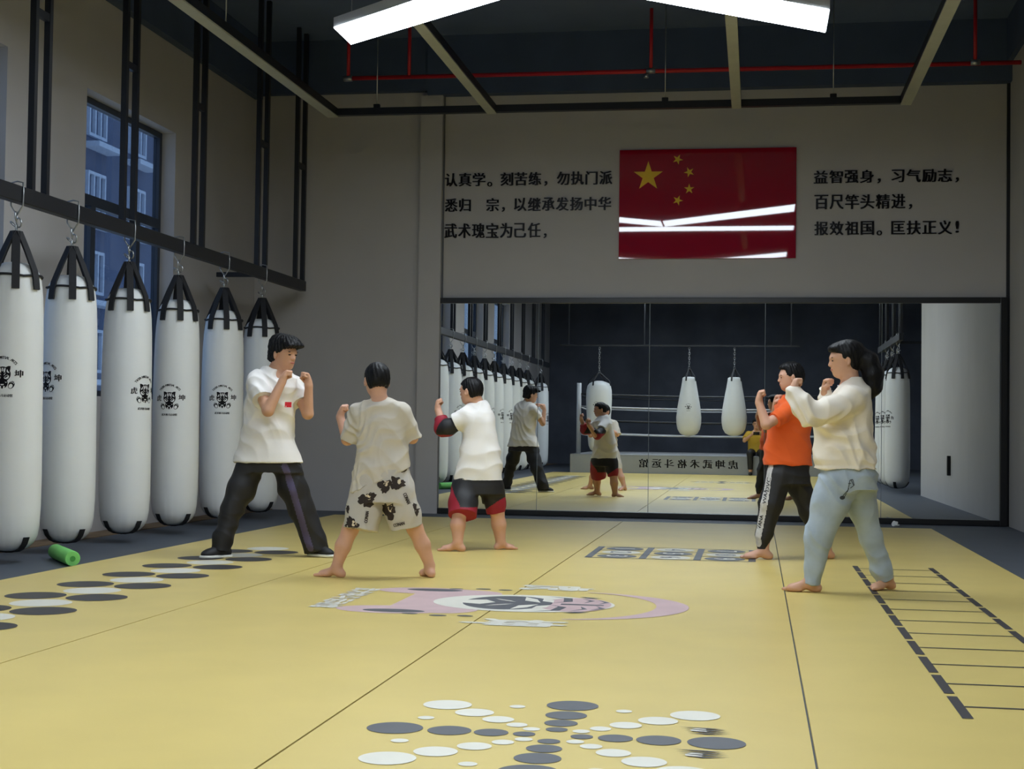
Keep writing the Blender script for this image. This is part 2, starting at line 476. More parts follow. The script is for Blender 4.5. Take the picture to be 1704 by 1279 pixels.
# ================================================================== MATS with their printed markings
MX = [-4.71, -3.08, -1.43, 0.19, 1.855]; MY0, MY1 = -0.3, 16.28
MATM = [M['yellow'], M['pdark'], M['pgrey'], M['pwhite'], M['ppink'], M['seam']]
layers = []     # (polys, material index, height rank)
def lay(polys, mi, rank=1): layers.append((polys, mi, rank))
# stepping dots along the left
for k in range(-8, 6):
    yy = 8.02+0.645*k
    lay([circ(-4.095, yy, 0.172, 40), circ(-3.72, yy-0.0, 0.172, 40)], 1)
    lay([circ(-3.9, yy+0.325, 0.168, 40)], 3, 0)
lay([circ(-3.9, 8.02+0.645*-8.5, 0.168, 40)], 3, 0)
# radiating dots near the camera
sc_ = (-0.645, 4.825)
for q in range(4):
    a = q*PI/2
    for dist, r in ((0.53, 0.094), (0.345, 0.073), (0.205, 0.057), (0.095, 0.037)):
        lay([circ(sc_[0]+dist*math.cos(a), sc_[1]+dist*math.sin(a), r, 36)], 2)
    a += PI/4
    for dist, r in ((0.628, 0.088), (0.455, 0.069), (0.31, 0.055), (0.20, 0.036), (0.118, 0.029)):
        lay([circ(sc_[0]+dist*math.cos(a), sc_[1]+dist*math.sin(a), r, 36)], 3)
    a -= PI/4
    for da in (-0.39, 0.39):
        lay([circ(sc_[0]+0.505*math.cos(a+da), sc_[1]+0.505*math.sin(a+da), 0.029, 24)], 3)
for yy in (5.01, 4.655):          # claw-like dark slivers by the right-hand small dots
    for k in range(4):
        lay([[(-0.25+0.012*k, yy+0.05-0.03*k), (-0.14, yy+0.045-0.03*k), (-0.085+0.006*k, yy+0.03-0.022*k), (-0.15, yy+0.028-0.03*k)]], 1, 2)
# agility ladder
for k in range(12):
    y0 = 5.44+0.5075*k
    for x0, x1 in ((0.728, 0.768), (1.28, 1.32)): lay([rect(x0, y0, x1, y0+0.445)], 1)
    yr = y0+0.235
    lay([rect(0.768, yr-0.011, 1.28, yr+0.011)], 1)
# numbered squares
gx = [-1.29, -0.866, -0.442, -0.018]; gy0, gy1 = 11.58, 12.70
for x in gx: lay([rect(x-0.028, gy0, x+0.028, gy1)], 2)
for k in range(4):
    yy = gy0+(gy1-gy0)*k/3; lay([rect(gx[0], yy-0.012, gx[3], yy+0.012)], 2)
for c in range(3):
    for r in range(3):
        n = c*3+r+1; cx = (gx[c]+gx[c+1])/2; cy = gy1-(r+0.5)*(gy1-gy0)/3
        lay([circ(cx, cy, 0.158, 36)], 2 if n % 2 else 3)
        P = fit_text(str(n), 0, 0, None, 0.17, 0.0, 0.008)
        lay([[(cx+y, cy-x) for x, y in p][::1] for p in P], 3 if n % 2 else 2, 2)
# large emblem, its top towards the right of the photo
def place_emb(P, s=2.05, cx=-1.15, cy=8.42, sy=2.0): return [[(cx+y*s, cy-x*sy) for x, y in p] for p in P]
EA, EB, ELOW, EARC = emblem_words()
def sym(P): return [P, mirx(P)]
FW1 = fit_text('虎', -0.425, -0.035, 0.13, 0.22, fat=0.007); FW2 = fit_text('坤', 0.43, -0.035, 0.115, 0.26, fat=0.007)
FLOW = fit_text('武术格斗运动馆', 0.0, -0.585, 0.50, 0.08, fat=0.0035)
lay(place_emb(sym(circ(-0.24, -0.40, 0.085, 30, 0.15)) + sym(circ(-0.20, -0.27, 0.09, 30, 0.10)) + [rect(-0.2, -0.42, 0.2, -0.26)]), 4, 0)
lay(place_emb(sym(circ(-0.265, -0.385, 0.035, 24, 0.085)) + sym(circ(-0.335, -0.25, 0.014, 12, 0.024)) + sym(circ(-0.315, -0.33, 0.012, 12, 0.022)) + sym(circ(-0.325, -0.18, 0.012, 12, 0.022))), 2, 1)
lay(place_emb([circ(0, -0.075, 0.205, 50, 0.255)]), 3, 1.5)
lay(place_emb([circ(0, 0.07, 0.165, 40, 0.10)]), 4, 1.8)
lay(place_emb([[(0.165*math.cos(a), -0.12+0.125*math.sin(a)) for a in [2*PI*k/40 for k in range(40)]]]), 2, 2)
lay(place_emb([[(-0.03, -0.26), (0.03, -0.26), (0.055, -0.19), (0, -0.155), (-0.055, -0.19)]] + sym([(-0.09, -0.17), (-0.06, -0.15), (-0.02, -0.10), (-0.05, -0.12)]) +
              sym([(-0.15, -0.09), (-0.10, -0.05), (-0.02, -0.03), (-0.06, -0.08)]) + sym([(-0.13, -0.035), (-0.09, 0.0), (-0.03, 0.005), (-0.06, -0.03)])), 3, 2.5)
lay(place_emb(sym([(-0.185, -0.03), (-0.15, 0.02), (-0.06, 0.03), (-0.02, 0.0), (-0.07, 0.055), (-0.15, 0.045)]) + sym([(-0.16, 0.07), (-0.10, 0.10), (-0.04, 0.09), (-0.10, 0.115)]) +
              sym([(-0.13, 0.12), (-0.07, 0.145), (-0.02, 0.13), (-0.07, 0.16)]) + [[(-0.015, 0.03), (0.015, 0.03), (0.01, 0.15), (-0.01, 0.15)]] + sym([(-0.2, 0.06), (-0.185, 0.1), (-0.17, 0.13), (-0.165, 0.09)])), 2, 3)
lay(place_emb(FW1) + place_emb(FW2) + place_emb(FLOW), 3, 2)
co_ = [(0.335*math.cos(a), 0.03+0.355*math.sin(a)) for a in [math.radians(8+164*k/24) for k in range(25)]]
ci_ = [(0.325*math.cos(a), 0.03+0.265*math.sin(a)) for a in [math.radians(8+164*k/24) for k in range(25)]]
lay(place_emb([[co_[k], co_[k+1], ci_[k+1], ci_[k]] for k in range(24)]), 4, 0.5)
allp = BM()
for polys, mi, rank in layers:
    for q, p in enumerate(polys):
        ar = sum(p[i-1][0]*p[i][1]-p[i][0]*p[i-1][1] for i in range(len(p)))
        if ar < 0: p = p[::-1]
        try: f = allp.faces.new([allp.verts.new((x, y, 0.0012+0.0006*rank+0.00004*(q % 15))) for x, y in p]); f.material_index = mi
        except ValueError: pass
allp.normal_update()
bmesh.ops.triangulate(allp, faces=list(allp.faces))
for xs in MX[1:-1]:
    bmesh.ops.bisect_plane(allp, geom=list(allp.verts)+list(allp.edges)+list(allp.faces), plane_co=(xs, 0, 0), plane_no=(1, 0, 0))
MAT_LABEL = ['leftmost yellow foam mat strip with rows of dark and white dots',
             'yellow foam mat strip with the pink paws of the emblem',
             'central yellow foam mat strip with radiating dots and numbered squares',
             'rightmost yellow foam mat strip printed with a black agility ladder']
for i in range(4):
    x0, x1 = MX[i]+0.004, MX[i+1]-0.004
    bm = bxm(x0, x1, MY0, MY1, -0.012, 0.0)
    for f in allp.faces:
        c = f.calc_center_median()
        if MX[i] < c.x < MX[i+1] and MY0 < c.y < MY1:
            nf = bm.faces.new([bm.verts.new(v.co) for v in f.verts]); nf.material_index = f.material_index
    o = obj('foam_mat', bm, MATM)
    tag(o, MAT_LABEL[i], 'mat', 'yellow foam mat strips')
allp.free()

# ================================================================== MIRROR
mt = empty('wall_mirror', (-0.55, MF, 0.0), 'long black framed wall mirror of five glass panels on the far wall', 'mirror')
bm = BM(); x0, x1, zt = -3.885, 2.765, 2.54
box(bm, x0, x0+0.09, MF-0.03, D, -0.010, zt); box(bm, x1-0.08, x1, MF-0.03, D, -0.010, zt)
box(bm, x0+0.09, x1-0.08, MF-0.03, D, zt-0.065, zt); box(bm, x0+0.09, x1-0.08, MF-0.03, D, -0.010, 0.055)
bevel(bm, 0.006)
obj('frame', bm, M['blackm'], mt)
sx_ = [x0+0.09, -2.52, -1.22, 0.10, 1.40, x1-0.08]
for i in range(5):
    g = bxm(sx_[i]+0.003, sx_[i+1]-0.003, MF, MF+0.006, 0.055, zt-0.065)
    obj('mirror_panel', g, M['silver'], mt)
    if i < 4:
        obj('panel_joint', bxm(sx_[i+1]-0.003, sx_[i+1]+0.003, MF-0.001, MF+0.004, 0.055, zt-0.065), M['seamglass'], mt)

# ================================================================== FLAG BOARD AND LETTERING
bm = BM(); fx0, fx1, fz0, fz1 = -1.594, 0.437, 2.995, 4.27
L = [([rect(fx0, fz0, fx1, fz1)], 0)]
u = (fx1-fx0)/30.0; v = (fz1-fz0)/20.0
def gpos(i, j): return fx0+i*u, fz1-j*v
bx_, by_ = onY(1079, 294, D)[0], onY(1079, 294, D)[2]
L.append(([starpoly(bx_, by_, 0.178)], 1))
for px, py in ((1128, 266), (1147, 287), (1147, 315), (1128, 334)):
    p = onY(px, py, D); rot = math.atan2(by_-p[2], bx_-p[0])-PI/2
    L.append(([starpoly(p[0], p[2], 0.062, rot)], 1))
bm = BM(); box(bm, fx0, fx1, D-0.03, D-0.001, fz0, fz1)
bevel(bm, 0.003)
for polys, mi in L[1:]:
    for p in polys:
        f = bm.faces.new([bm.verts.new((x, D-0.0312, z)) for x, z in p]); f.material_index = 1
fo = obj('flag_board', bm, [M['flag'], M['star']])
tag(fo, 'glossy red flag board with five yellow stars on the far wall', 'flag')

def inscription(lines, label):
    for s, px0, px1, py0, py1, lab in lines:
        p0 = onY(px0, py1, D-0.02); p1 = onY(px1, py0, D-0.02)
        e = empty('wall_inscription', (p0[0], D-0.001, p0[2]), lab, 'lettering', 'black raised lettering lines on the far wall')
        h = p1[2]-p0[2]; n = len(s); adv = (p1[0]-p0[0])/n
        for i, ch in enumerate(s):
            if ch == ' ': continue
            cx = p0[0]+adv*(i+0.5); cy = (p0[2]+p1[2])/2
            if ch in '，。！':
                cy = p0[2]+0.02; cx -= adv*0.22
                P = fit_text(ch, cx, cy, None, 0.055 if ch != '！' else h*0.9, 0, 0.004)
                if ch == '！': P = fit_text('!', cx, cy+h*0.4, None, h*0.85, 0, 0.008)
            else:
                x0_, x1_, y0_, y1_ = bounds(text_polys(ch))
                hh = h*min(1.0, (y1_-y0_)/0.86)
                P = fit_text(ch, cx, cy, min(adv*0.86, (x1_-x0_)/0.92*adv*0.90), hh, 0, 0.0055)
            bm = BM()
            for q, p in enumerate(P):
                yf = D-0.014-0.0004*(q % 3)
                try: f = bm.faces.new([bm.verts.new((x, yf, z)) for x, z in p])
                except ValueError: continue
            bmesh.ops.recalc_face_normals(bm, faces=list(bm.faces))
            for f in bm.faces:
                f.normal_update()
                if f.normal.y > 0: f.normal_flip()
            ex = bmesh.ops.extrude_face_region(bm, geom=list(bm.faces))
            for g in ex['geom']:
                if isinstance(g, bmesh.types.BMVert): g.co.y = D-0.001
            obj('character', bm, M['acrylic'], e)
inscription([
    ('认真学。刻苦练，勿执门派', 739, 1020, 284, 310, 'top line of black characters left of the red flag board'),
    ('悉归 宗，以继承发扬中华', 739, 1018, 327, 352, 'middle line of black characters left of the red flag board'),
    ('武术瑰宝为己任，', 738, 924, 370, 396, 'short bottom line of black characters left of the red flag board'),
    ('益智强身，习气励志，', 1353, 1612, 280, 305, 'top line of black characters right of the red flag board'),
    ('百尺竿头精进，', 1354, 1534, 322, 348, 'short middle line of black characters right of the red flag board'),
    ('报效祖国。匡扶正义！', 1354, 1612, 366, 391, 'bottom line of black characters right of the red flag, ending in an exclamation mark')], '')

# ================================================================== OVERHEAD FRAME, LAMPS, PIPE
FZ = 4.45
cf = empty('ceiling_frame', (-1.5, 9.0, FZ), 'suspended ceiling frame of pale beams with a dark cross bar', 'frame')
for x, w in ((1.527, 0.11), (-0.23, 0.10), (-2.886, 0.10), (-4.694, 0.12)):
    bm = BM(); box(bm, x-w/2, x+w/2, 2.0, 15.9, FZ, FZ+0.015); box(bm, x-w/2, x+w/2, 2.0, 15.9, FZ+0.016, FZ+0.10, 1)
    obj('long_beam', bm, [M['beam_face'], M['black']], cf)
obj('cross_bar', bxm(-4.63, 1.47, 15.82, 15.9, FZ+0.01, FZ+0.085), M['black'], cf)
for x in (-4.18, -0.99, 0.78):
    obj('hanger_rod', tube(BM(), [(x, 15.86, FZ+0.085), (x, 15.86, ZC-0.002)], 0.006, 6), M['steel'], cf)
    obj('rod_clamp', bevel(bxm(x-0.035, x+0.035, 15.835, 15.885, FZ+0.086, FZ+0.13), 0.008), M['black'], cf)
for x in (1.527, -0.23, -2.886, -4.694):
    for y in (4.0, 8.0, 12.5):
        obj('hanger_rod', tube(BM(), [(x, y, FZ+0.1), (x, y, ZC-0.002)], 0.006, 6), M['steel'], cf)
LZ = 4.33
def lamp(pts, label):
    cx = sum(p[0] for p in pts)/len(pts); cy = sum(p[1] for p in pts)/len(pts)
    e = empty('ceiling_lamp', (cx, cy, LZ), label, 'lamp', 'lit linear ceiling lamps')
    obj('housing', prism(BM(), pts, LZ+0.001, LZ+0.085), M['housing'], e)
    ins = [(cx+(p[0]-cx)*0.992, cy+(p[1]-cy)*0.97) for p in pts]
    obj('diffuser', prism(BM(), ins, LZ-0.008, LZ), M['led'], e)
    for k in (0, 1):
        q = ((pts[0][0]+pts[3][0])/2, (pts[0][1]+pts[3][1])/2) if k == 0 else ((pts[1][0]+pts[2][0])/2, (pts[1][1]+pts[2][1])/2)
        q = (q[0]*0.9+cx*0.1, q[1]*0.9+cy*0.1)
        obj('suspension_wire', tube(BM(), [(q[0], q[1], LZ+0.085), (q[0], q[1], ZC-0.002)], 0.004, 6), M['steel'], e)
for oy, where in ((0.0, 'nearest the far wall'), (-5.8, 'in the second row back'), (-11.6, 'above the ring end')):
    lamp([(-3.51, 11.86+oy), (-1.51, 10.22+oy), (-1.51, 10.83+oy), (-3.51, 12.41+oy)], 'bright left arm of the V shaped lamps ' + where)
    lamp([(-1.49, 10.22+oy), (0.55, 11.80+oy), (0.55, 12.48+oy), (-1.49, 10.83+oy)], 'bright right arm of the V shaped lamps ' + where)
    lamp([(-3.6, 9.70+oy), (0.6, 9.70+oy), (0.6, 10.18+oy), (-3.6, 10.18+oy)], 'straight lamp at the apex of the V lamps ' + where)
pp = empty('sprinkler_pipe', (-1.0, 16.2, 4.95), 'red sprinkler pipe with drops running below the dark ceiling', 'pipe')
obj('main_pipe', tube(BM(), [(-4.62, 16.2, 4.96), (2.74, 16.2, 4.945)], 0.024, 10), M['pipe'], pp)
for x in (-4.61, -3.9, -1.17, 2.27):
    obj('drop_pipe', tube(BM(), [(x, 16.2, 4.96), (x, 16.2, ZC-0.002)], 0.02, 10), M['pipe'], pp)
    if x != -3.9: obj('coupling', tube(BM(), [(x-0.05, 16.2, 4.957), (x+0.05, 16.2, 4.957)], 0.034, 10), M['steel'], pp)
obj('sprinkler_head', tube(BM(), [(-1.22, 16.2, 4.935), (-1.22, 16.2, 4.88)], [0.014, 0.03], 10), M['steel'], pp)

# ================================================================== BAG RACKS
def rack(X, y0, y1, pairs, label, depth, zb=2.59):
    e = empty('bag_rack', (X, (y0+y1)/2, zb), label, 'rack', 'black steel bag racks')
    obj('beam', bevel(bxm(X-0.04, X+0.04, y0, y1, zb, zb+0.12), 0.006, 1), M['black'], e)
    obj('cross_tie', bxm(min(X, X+depth)+0.04, max(X, X+depth)-0.042, y1-1.5, y1-1.45, zb+0.02, zb+0.07), M['black'], e)
    for (a, b) in pairs:
        for y in (a, b): obj('post', bxm(X-0.024, X+0.024, y-0.024, y+0.024, zb+0.12, ZC-0.002), M['black'], e)
        obj('rung', bxm(X-0.02, X+0.02, a+0.024, b-0.024, 4.02, 4.08), M['black'], e)
rack(-5.3, -3.6, 16.83, [(10.16, 10.38), (11.76, 11.98), (13.36, 13.58), (15.18, 15.44), (16.52, 16.80)] +
     [(10.16-1.6*k, 10.38-1.6*k) for k in range(1, 9)], 'long black steel rack of twin posts carrying the left row of punching bags', -0.55)
rack(2.42, 4.2, 8.6, [(4.3, 4.5), (5.7, 5.9), (7.1, 7.3), (8.35, 8.55)], 'black steel rack in the right alcove, seen in the mirror behind the woman', 0.55)

# ================================================================== PUNCHING BAGS
def wob(a, z):
    e = max(0.0, 1-abs(z-0.12)/0.16)*0.016*math.sin(23*a+2*math.sin(3*a)) + max(0.0, 1-abs(z-1.99)/0.22)*0.012*math.sin(14*a+math.sin(5*a))
    return e + 0.008*math.sin(2*a+1.7*z) + 0.006*math.sin(3*a-2.3*z)
PROF = [(0.03, 0.072), (0.09, 0.08), (0.135, 0.10), (0.168, 0.135), (0.19, 0.18), (0.204, 0.26), (0.211, 0.40), (0.213, 0.6), (0.212, 0.85), (0.210, 1.1),
        (0.209, 1.35), (0.207, 1.6), (0.203, 1.78), (0.197, 1.9), (0.190, 1.97), (0.182, 2.03), (0.172, 2.07), (0.155, 2.10), (0.125, 2.13), (0.08, 2.15), (0.03, 2.155)]
def strip(bm, pts, nrm, side, w, t=0.004, mi=0):
    n = len(pts); rows = []
    for p, nn in zip(pts, nrm):
        p, nn, s = Vector(p), Vector(nn), Vector(side)
        rows.append([bm.verts.new(p+s*w/2), bm.verts.new(p-s*w/2), bm.verts.new(p-s*w/2+nn*t), bm.verts.new(p+s*w/2+nn*t)])
    for A, B in zip(rows[:-1], rows[1:]):
        for k in range(4): bm.faces.new((A[k], A[(k+1) % 4], B[(k+1) % 4], B[k])).material_index = mi
    bm.faces.new(rows[0]); bm.faces.new(rows[-1][::-1])
def bag_parts(root, ztop_beam=2.72):
    L0 = root.location
    def P(name, bm, m, smooth=False):
        o = obj(name, bm, m, root, smooth); o.location = (0, 0, 0); return o
    body = P('bag_body', lathe(BM(), PROF, 64, 0, wob), M['bag'], True)
    bm = BM()
    ring = [((0.184+0.004)*math.cos(2*PI*k/40)*(1+wob(2*PI*k/40, 2.04)), 0.188*math.sin(2*PI*k/40)*(1+wob(2*PI*k/40, 2.04)), 2.045+0.012*abs(math.cos(2*2*PI*k/40))) for k in range(40)]
    tube(bm, ring, 0.009, 6, 0, True); P('top_band', bm, M['strap'])
    for q, a in enumerate((-1.07, -1.90, -0.30, 1.2, 2.1, 2.9)):
        c, s = math.cos(a), math.sin(a)
        bm = BM(); pr = [(0.203, 1.95), (0.194, 2.02), (0.178, 2.085), (0.10, 2.24), (0.022, 2.38)]
        strip(bm, [(r*c, r*s, z) for r, z in pr], [(c, s, 0.25)]*5, (-s, c, 0), 0.055, 0.013); P('strap', bm, M['strap'])
        if q > 3: continue
        a = q*PI/2-2.02; c, s = math.cos(a), math.sin(a)
        bm = BM(); pr = [(0.002, 0.066), (0.09, 0.076), (0.138, 0.096), (0.172, 0.131), (0.196, 0.18)]
        strip(bm, [(r*c, r*s, z) for r, z in pr], [(0, 0, -1), (c*0.2, s*0.2, -1), (c*0.6, s*0.6, -0.7), (c*0.8, s*0.8, -0.5), (c, s, -0.1)], (-s, c, 0), 0.05, 0.006); P('bottom_strap', bm, M['strap'])
    bm = BM()
    torus(bm, (0, 0, 2.40), (1, 0.3, 0), 0.03, 0.006, 18, 6, 1.2)
    torus(bm, (0.012, 0.01, 2.445), (0.3, 1, 0.2), 0.024, 0.006, 16, 6, 1.4)
    torus(bm, (-0.02, 0, 2.43), (0.5, 0.4, 0.8), 0.032, 0.005, 16, 6)
    torus(bm, (0, -0.01, 2.49), (1, 0.2, 0.1), 0.022, 0.006, 16, 6, 1.5)
    P('chain', bm, M['steel'], True)
    bm = BM()
    tube(bm, [(0.0, 0.0, 2.50), (0.047, 0, 2.57), (0.049, 0, 2.66), (0.045, 0.0, 2.735), (0, 0.0, 2.745), (-0.045, 0, 2.735), (-0.049, 0, 2.66), (-0.047, 0, 2.57), (0.0, 0.0, 2.50)], 0.006, 6)
    P('beam_hook', bm, M['steel'], True)
    return body
proto = empty('punching_bag', (-5.3, 9.95, 0)); 
proto_body = bag_parts(proto)
bvh_bag = BVHTree.FromPolygons([v.co.copy() for v in proto_body.data.vertices], [list(p.vertices) for p in proto_body.data.polygons])
_cache = {}
def emblem_on(root, ang, zc, size=0.265, bvh=bvh_bag):
    """printed emblem on the bag side, facing direction ang (about the bag's axis)"""
    N = Vector((math.cos(ang), math.sin(ang), 0)); V = Vector((0, 0, 1)); U = V.cross(N)
    a, b, low, arc = EA, EB, ELOW, EARC
    sc = lambda P: [[(x*size, y*size) for x, y in p] for p in P]
    bm = flat_bm([(sc(a + b + low + arc), 0)])
    dice(bm, 0.03); project(bm, Vector((0, 0, zc)), U, V, bvh, 0.0015)
    for k, (P, mi) in enumerate(((E0, 0), (E1, 1), (E2, 0))):
        b2 = flat_bm([(sc(P), mi)]); dice(b2, 0.03); project(b2, Vector((0, 0, zc)), U, V, bvh, 0.0015+0.0013*k)
        tmp = bpy.data.meshes.new('tmp'); b2.to_mesh(tmp); b2.free(); bm.from_mesh(tmp); bpy.data.meshes.remove(tmp)
    o = obj('emblem', bm, [M['acrylic'], M['bag']], root); o.location = (0, 0, 0)
    return o
BAGS = [  # y, emblem pixel offset angle, emblem z, label
    (9.96, -0.35, 1.33, 'white punching bag on the left rack cut off by the photo edge'),
    (10.85, -0.98, 1.33, 'white punching bag hanging directly behind the green foam roller'),
    (11.92, 0.80, 1.27, 'white punching bag in front of the window, its emblem at its right edge'),
    (13.02, -0.30, 1.23, 'white punching bag hanging just right of the window, its emblem lowest'),
    (14.22, 0.0, 1.26, 'white punching bag with its emblem beside the man in the white shirt'),
    (15.38, 1.7, 1.26, 'white punching bag at the far end of the rack, half hidden behind the man')]
grp = 'white punching bags on the left rack'
for i, (y, da, ze, lab) in enumerate(BAGS):
    o = proto if i == 0 else copy_tree(proto)
    o.location = (-5.3, y, 0); o.rotation_euler = (0, 0, 0)
    tag(o, lab, 'punching bag', grp)
for_emb = []
allroots = [o for o in COL.objects if o.name.startswith('punching_bag') and o.parent is None]
allroots.sort(key=lambda o: o.location.y)
for o, (y, da, ze, lab) in zip(allroots, BAGS):
    base = math.atan2(0-o.location.y, 0-o.location.x)
    emblem_on(o, base+da, ze)
ORD = ['first', 'second', 'third', 'fourth', 'fifth', 'sixth', 'seventh', 'eighth', 'ninth', 'tenth']
ysb = [8.85, 7.75, 6.65, 5.55, 4.45, 3.35, 2.25, 1.15, 0.0, -2.2]
bare = empty('punching_bag', (-5.3, 8.85, 0)); bag_parts(bare); emblem_on(bare, 0.25, 1.27)
for i, y in enumerate(ysb):
    o = bare if i == 0 else copy_tree(bare)
    o.location = (-5.3, y, 0)
    tag(o, 'white left rack punching bag seen only in the mirror, %s nearest the mirror' % ORD[i], 'punching bag', grp)
for i, (y, lab) in enumerate(((8.0, 'white punching bag in the right alcove nearest the pale wall, seen in the mirror'),
                              (6.9, 'white punching bag in the right alcove partly behind the woman in the mirror'),
                              (5.8, 'white punching bag deepest in the right alcove row, seen in the mirror'))):
    o = copy_tree(bare); o.location = (2.42, y, 0); o.rotation_euler = (0, 0, PI*0.75)
    tag(o, lab, 'punching bag', 'white punching bags in the right alcove')

# ================================================================== SMALL THINGS
a, b = onZ(92, 915, 0.05), onZ(141, 928, 0.05)
a, b = Vector((a[0]+0.0, a[1], 0.042)), Vector((b[0]-0.09, b[1], 0.042)); dd = (b-a).normalized()
bm = BM(); tube(bm, [a, a+dd*0.01, b-dd*0.01, b], [0.048, 0.054, 0.054, 0.050], 28)
x_, y_ = ortho(dd)
bm2 = BM()
tube(bm2, [b+dd*0.0012, b+dd*0.0022], [0.019, 0.019], 20)
o = obj('foam_roller', bm, M['noodle'], None); merge_into(o, bm2, [M['noodle_in']])
tag(o, 'green foam roller lying on the grey floor beside the yellow mat', 'roller')
bm = BM(); p = onZ(1483, 869, 0.0); bmesh.ops.create_icosphere(bm, subdivisions=3, radius=0.035, matrix=Matrix.Translation((p[0], 16.75, 0.008)))
for v in bm.verts:
    v.co += Vector(noise.noise_vector(v.co*45))*0.018; v.co.z = max(-0.011, v.co.z)
tag(obj('paper_scrap', bm, M['paper']), 'crumpled white paper scrap on the grey floor under the mirror', 'paper')
bm = bevel(bxm(2.690, 2.76, 12.46, 12.54, 0.42, 0.70), 0.006); 
tag(obj('wall_vent_slot', bm, M['black']), 'small black upright slot plate low on the pale right wall, seen in mirror', 'wall plate')

# ================================================================== RING behind the camera, seen in the mirror
RX0, RX1, RY0, RY1, RZ = -4.30, 2.05, -5.6, -0.32, 0.43
rg = empty('boxing_ring', ((RX0+RX1)/2, (RY0+RY1)/2, 0), 'raised boxing ring with grey lettered apron and white ropes, seen in the mirror', 'boxing ring')
obj('platform', bxm(RX0+0.02, RX1-0.02, RY0+0.02, RY1-0.02, -0.012, RZ-0.02), M['ring_cloth'], rg)
obj('canvas', bevel(bxm(RX0, RX1, RY0, RY1, RZ-0.02, RZ), 0.008), M['ring_cloth'], rg)
bm = bxm(RX0, RX1, RY1-0.02, RY1, -0.008, RZ-0.02)
words = '虎坤武术格斗运馆'
for i, ch in enumerate(words):
    cx = -0.50-0.295*i
    for q, p in enumerate(fit_text(ch, 0, 0, 0.21, 0.20, 0, 0.008)):
        try: f = bm.faces.new([bm.verts.new((cx-x, RY1+0.002+0.0003*(q % 3), 0.24+y)) for x, y in p]); f.material_index = 1
        except ValueError: pass
obj('apron_banner', bm, [M['ring_cloth'], M['acrylic']], rg)
cor = [(RX0+0.12, RY1-0.62), (RX1-0.12, RY1-0.62), (RX1-0.12, RY0+0.5), (RX0+0.12, RY0+0.5)]
for (x, y) in cor:
    obj('corner_post', tube(BM(), [(x, y, RZ), (x, y, 2.12)], 0.055, 14), M['rope'], rg, True)
for k, z in enumerate((0.92, 1.24, 1.56, 1.86)):
    for q in range(4):
        a, b = cor[q], cor[(q+1) % 4]
        pts = [(a[0]+(b[0]-a[0])*t, a[1]+(b[1]-a[1])*t, z-0.05*math.sin(PI*t)) for t in np.linspace(0, 1, 9)]
        obj('rope', tube(BM(), pts, 0.02, 8), M['rope_dark'] if k in (1, 3) else M['rope'], rg, True)
def tear(x, y, z0, z1, label, zhang, kind=0):
    h = z1-z0
    e = empty('teardrop_bag', (x, y, z0), label, 'punching bag', 'white teardrop punching bags by the ring')
    prof = [(0.02, 0), (0.09, 0.015), (0.15, 0.05), (0.19, 0.12), (0.21, 0.22), (0.212, 0.32), (0.195, 0.48), (0.165, 0.66), (0.135, 0.82), (0.115, 0.94), (0.11, 0.985), (0.08, 1.0)]
    if kind: prof = [(0.02, 0), (0.08, 0.012), (0.14, 0.045), (0.17, 0.10), (0.185, 0.2), (0.20, 0.4), (0.215, 0.6), (0.222, 0.75), (0.218, 0.86), (0.20, 0.93), (0.17, 0.965), (0.10, 0.99), (0.05, 1.0)]
    def P(n, bm, m, s=False):
        o = obj(n, bm, m, e, s); o.location = (0, 0, 0); return o
    w0 = 0.30 if kind else 0.165
    body = P('bag_body', lathe(BM(), [(r*1.38, zz*h) for r, zz in prof], 40), M['bag'], True)
    for q in range(4):
        a = q*PI/2+0.4; c, s = math.cos(a), math.sin(a); bm = BM()
        strip(bm, [(w0*c, w0*s, h*0.93), (w0*.92*c, w0*.92*s, h*1.0), (0.02*c, 0.02*s, h+0.2)], [(c, s, 0)]*3, (-s, c, 0), 0.04); P('strap', bm, M['strap'])
    bm = BM(); zz = h+0.22; k = 0
    while zz < zhang-z0-0.03:
        torus(bm, (0, 0, zz), (1, 0, 0) if k % 2 else (0, 1, 0), 0.02, 0.005, 12, 5, 1.7); zz += 0.055; k += 1
    P('chain', bm, M['steel'], True)
    return e, body
hb = empty('hanging_bar', (-1.0, -0.56, 2.98), 'thin black overhead bar holding the teardrop bags, seen in the mirror', 'bar')
obj('bar', bxm(-4.6, 1.0, -0.58, -0.54, 2.98, 3.02), M['black'], hb)
for x in (-4.4, -2.6, 0.8): obj('drop_rod', bxm(x-0.012, x+0.012, -0.572, -0.548, 3.02, ZC-0.002), M['black'], hb)
for x, z0, z1, lab in ((-1.545, 0.88, 2.27, 'white teardrop bag with a small emblem, left of the pair in the mirror'),
                       (-0.495, 0.90, 2.27, 'plain white teardrop bag, right of the pair in the mirror'),
                       (-3.66, 0.46, 2.16, 'large white teardrop bag by the ring corner, seen in the mirror beside the boy')):
    e, body = tear(x, -0.56, z0, z1, lab, 2.98, 1 if x < -3 else 0)
    if x != -0.495:
        bv = BVHTree.FromPolygons([v.co.copy() for v in body.data.vertices], [list(p.vertices) for p in body.data.polygons])
        emblem_on(e, PI/2+(0.0 if x > -3 else 0.1), 0.68 if x > -3 else 1.12, 0.16, bv)
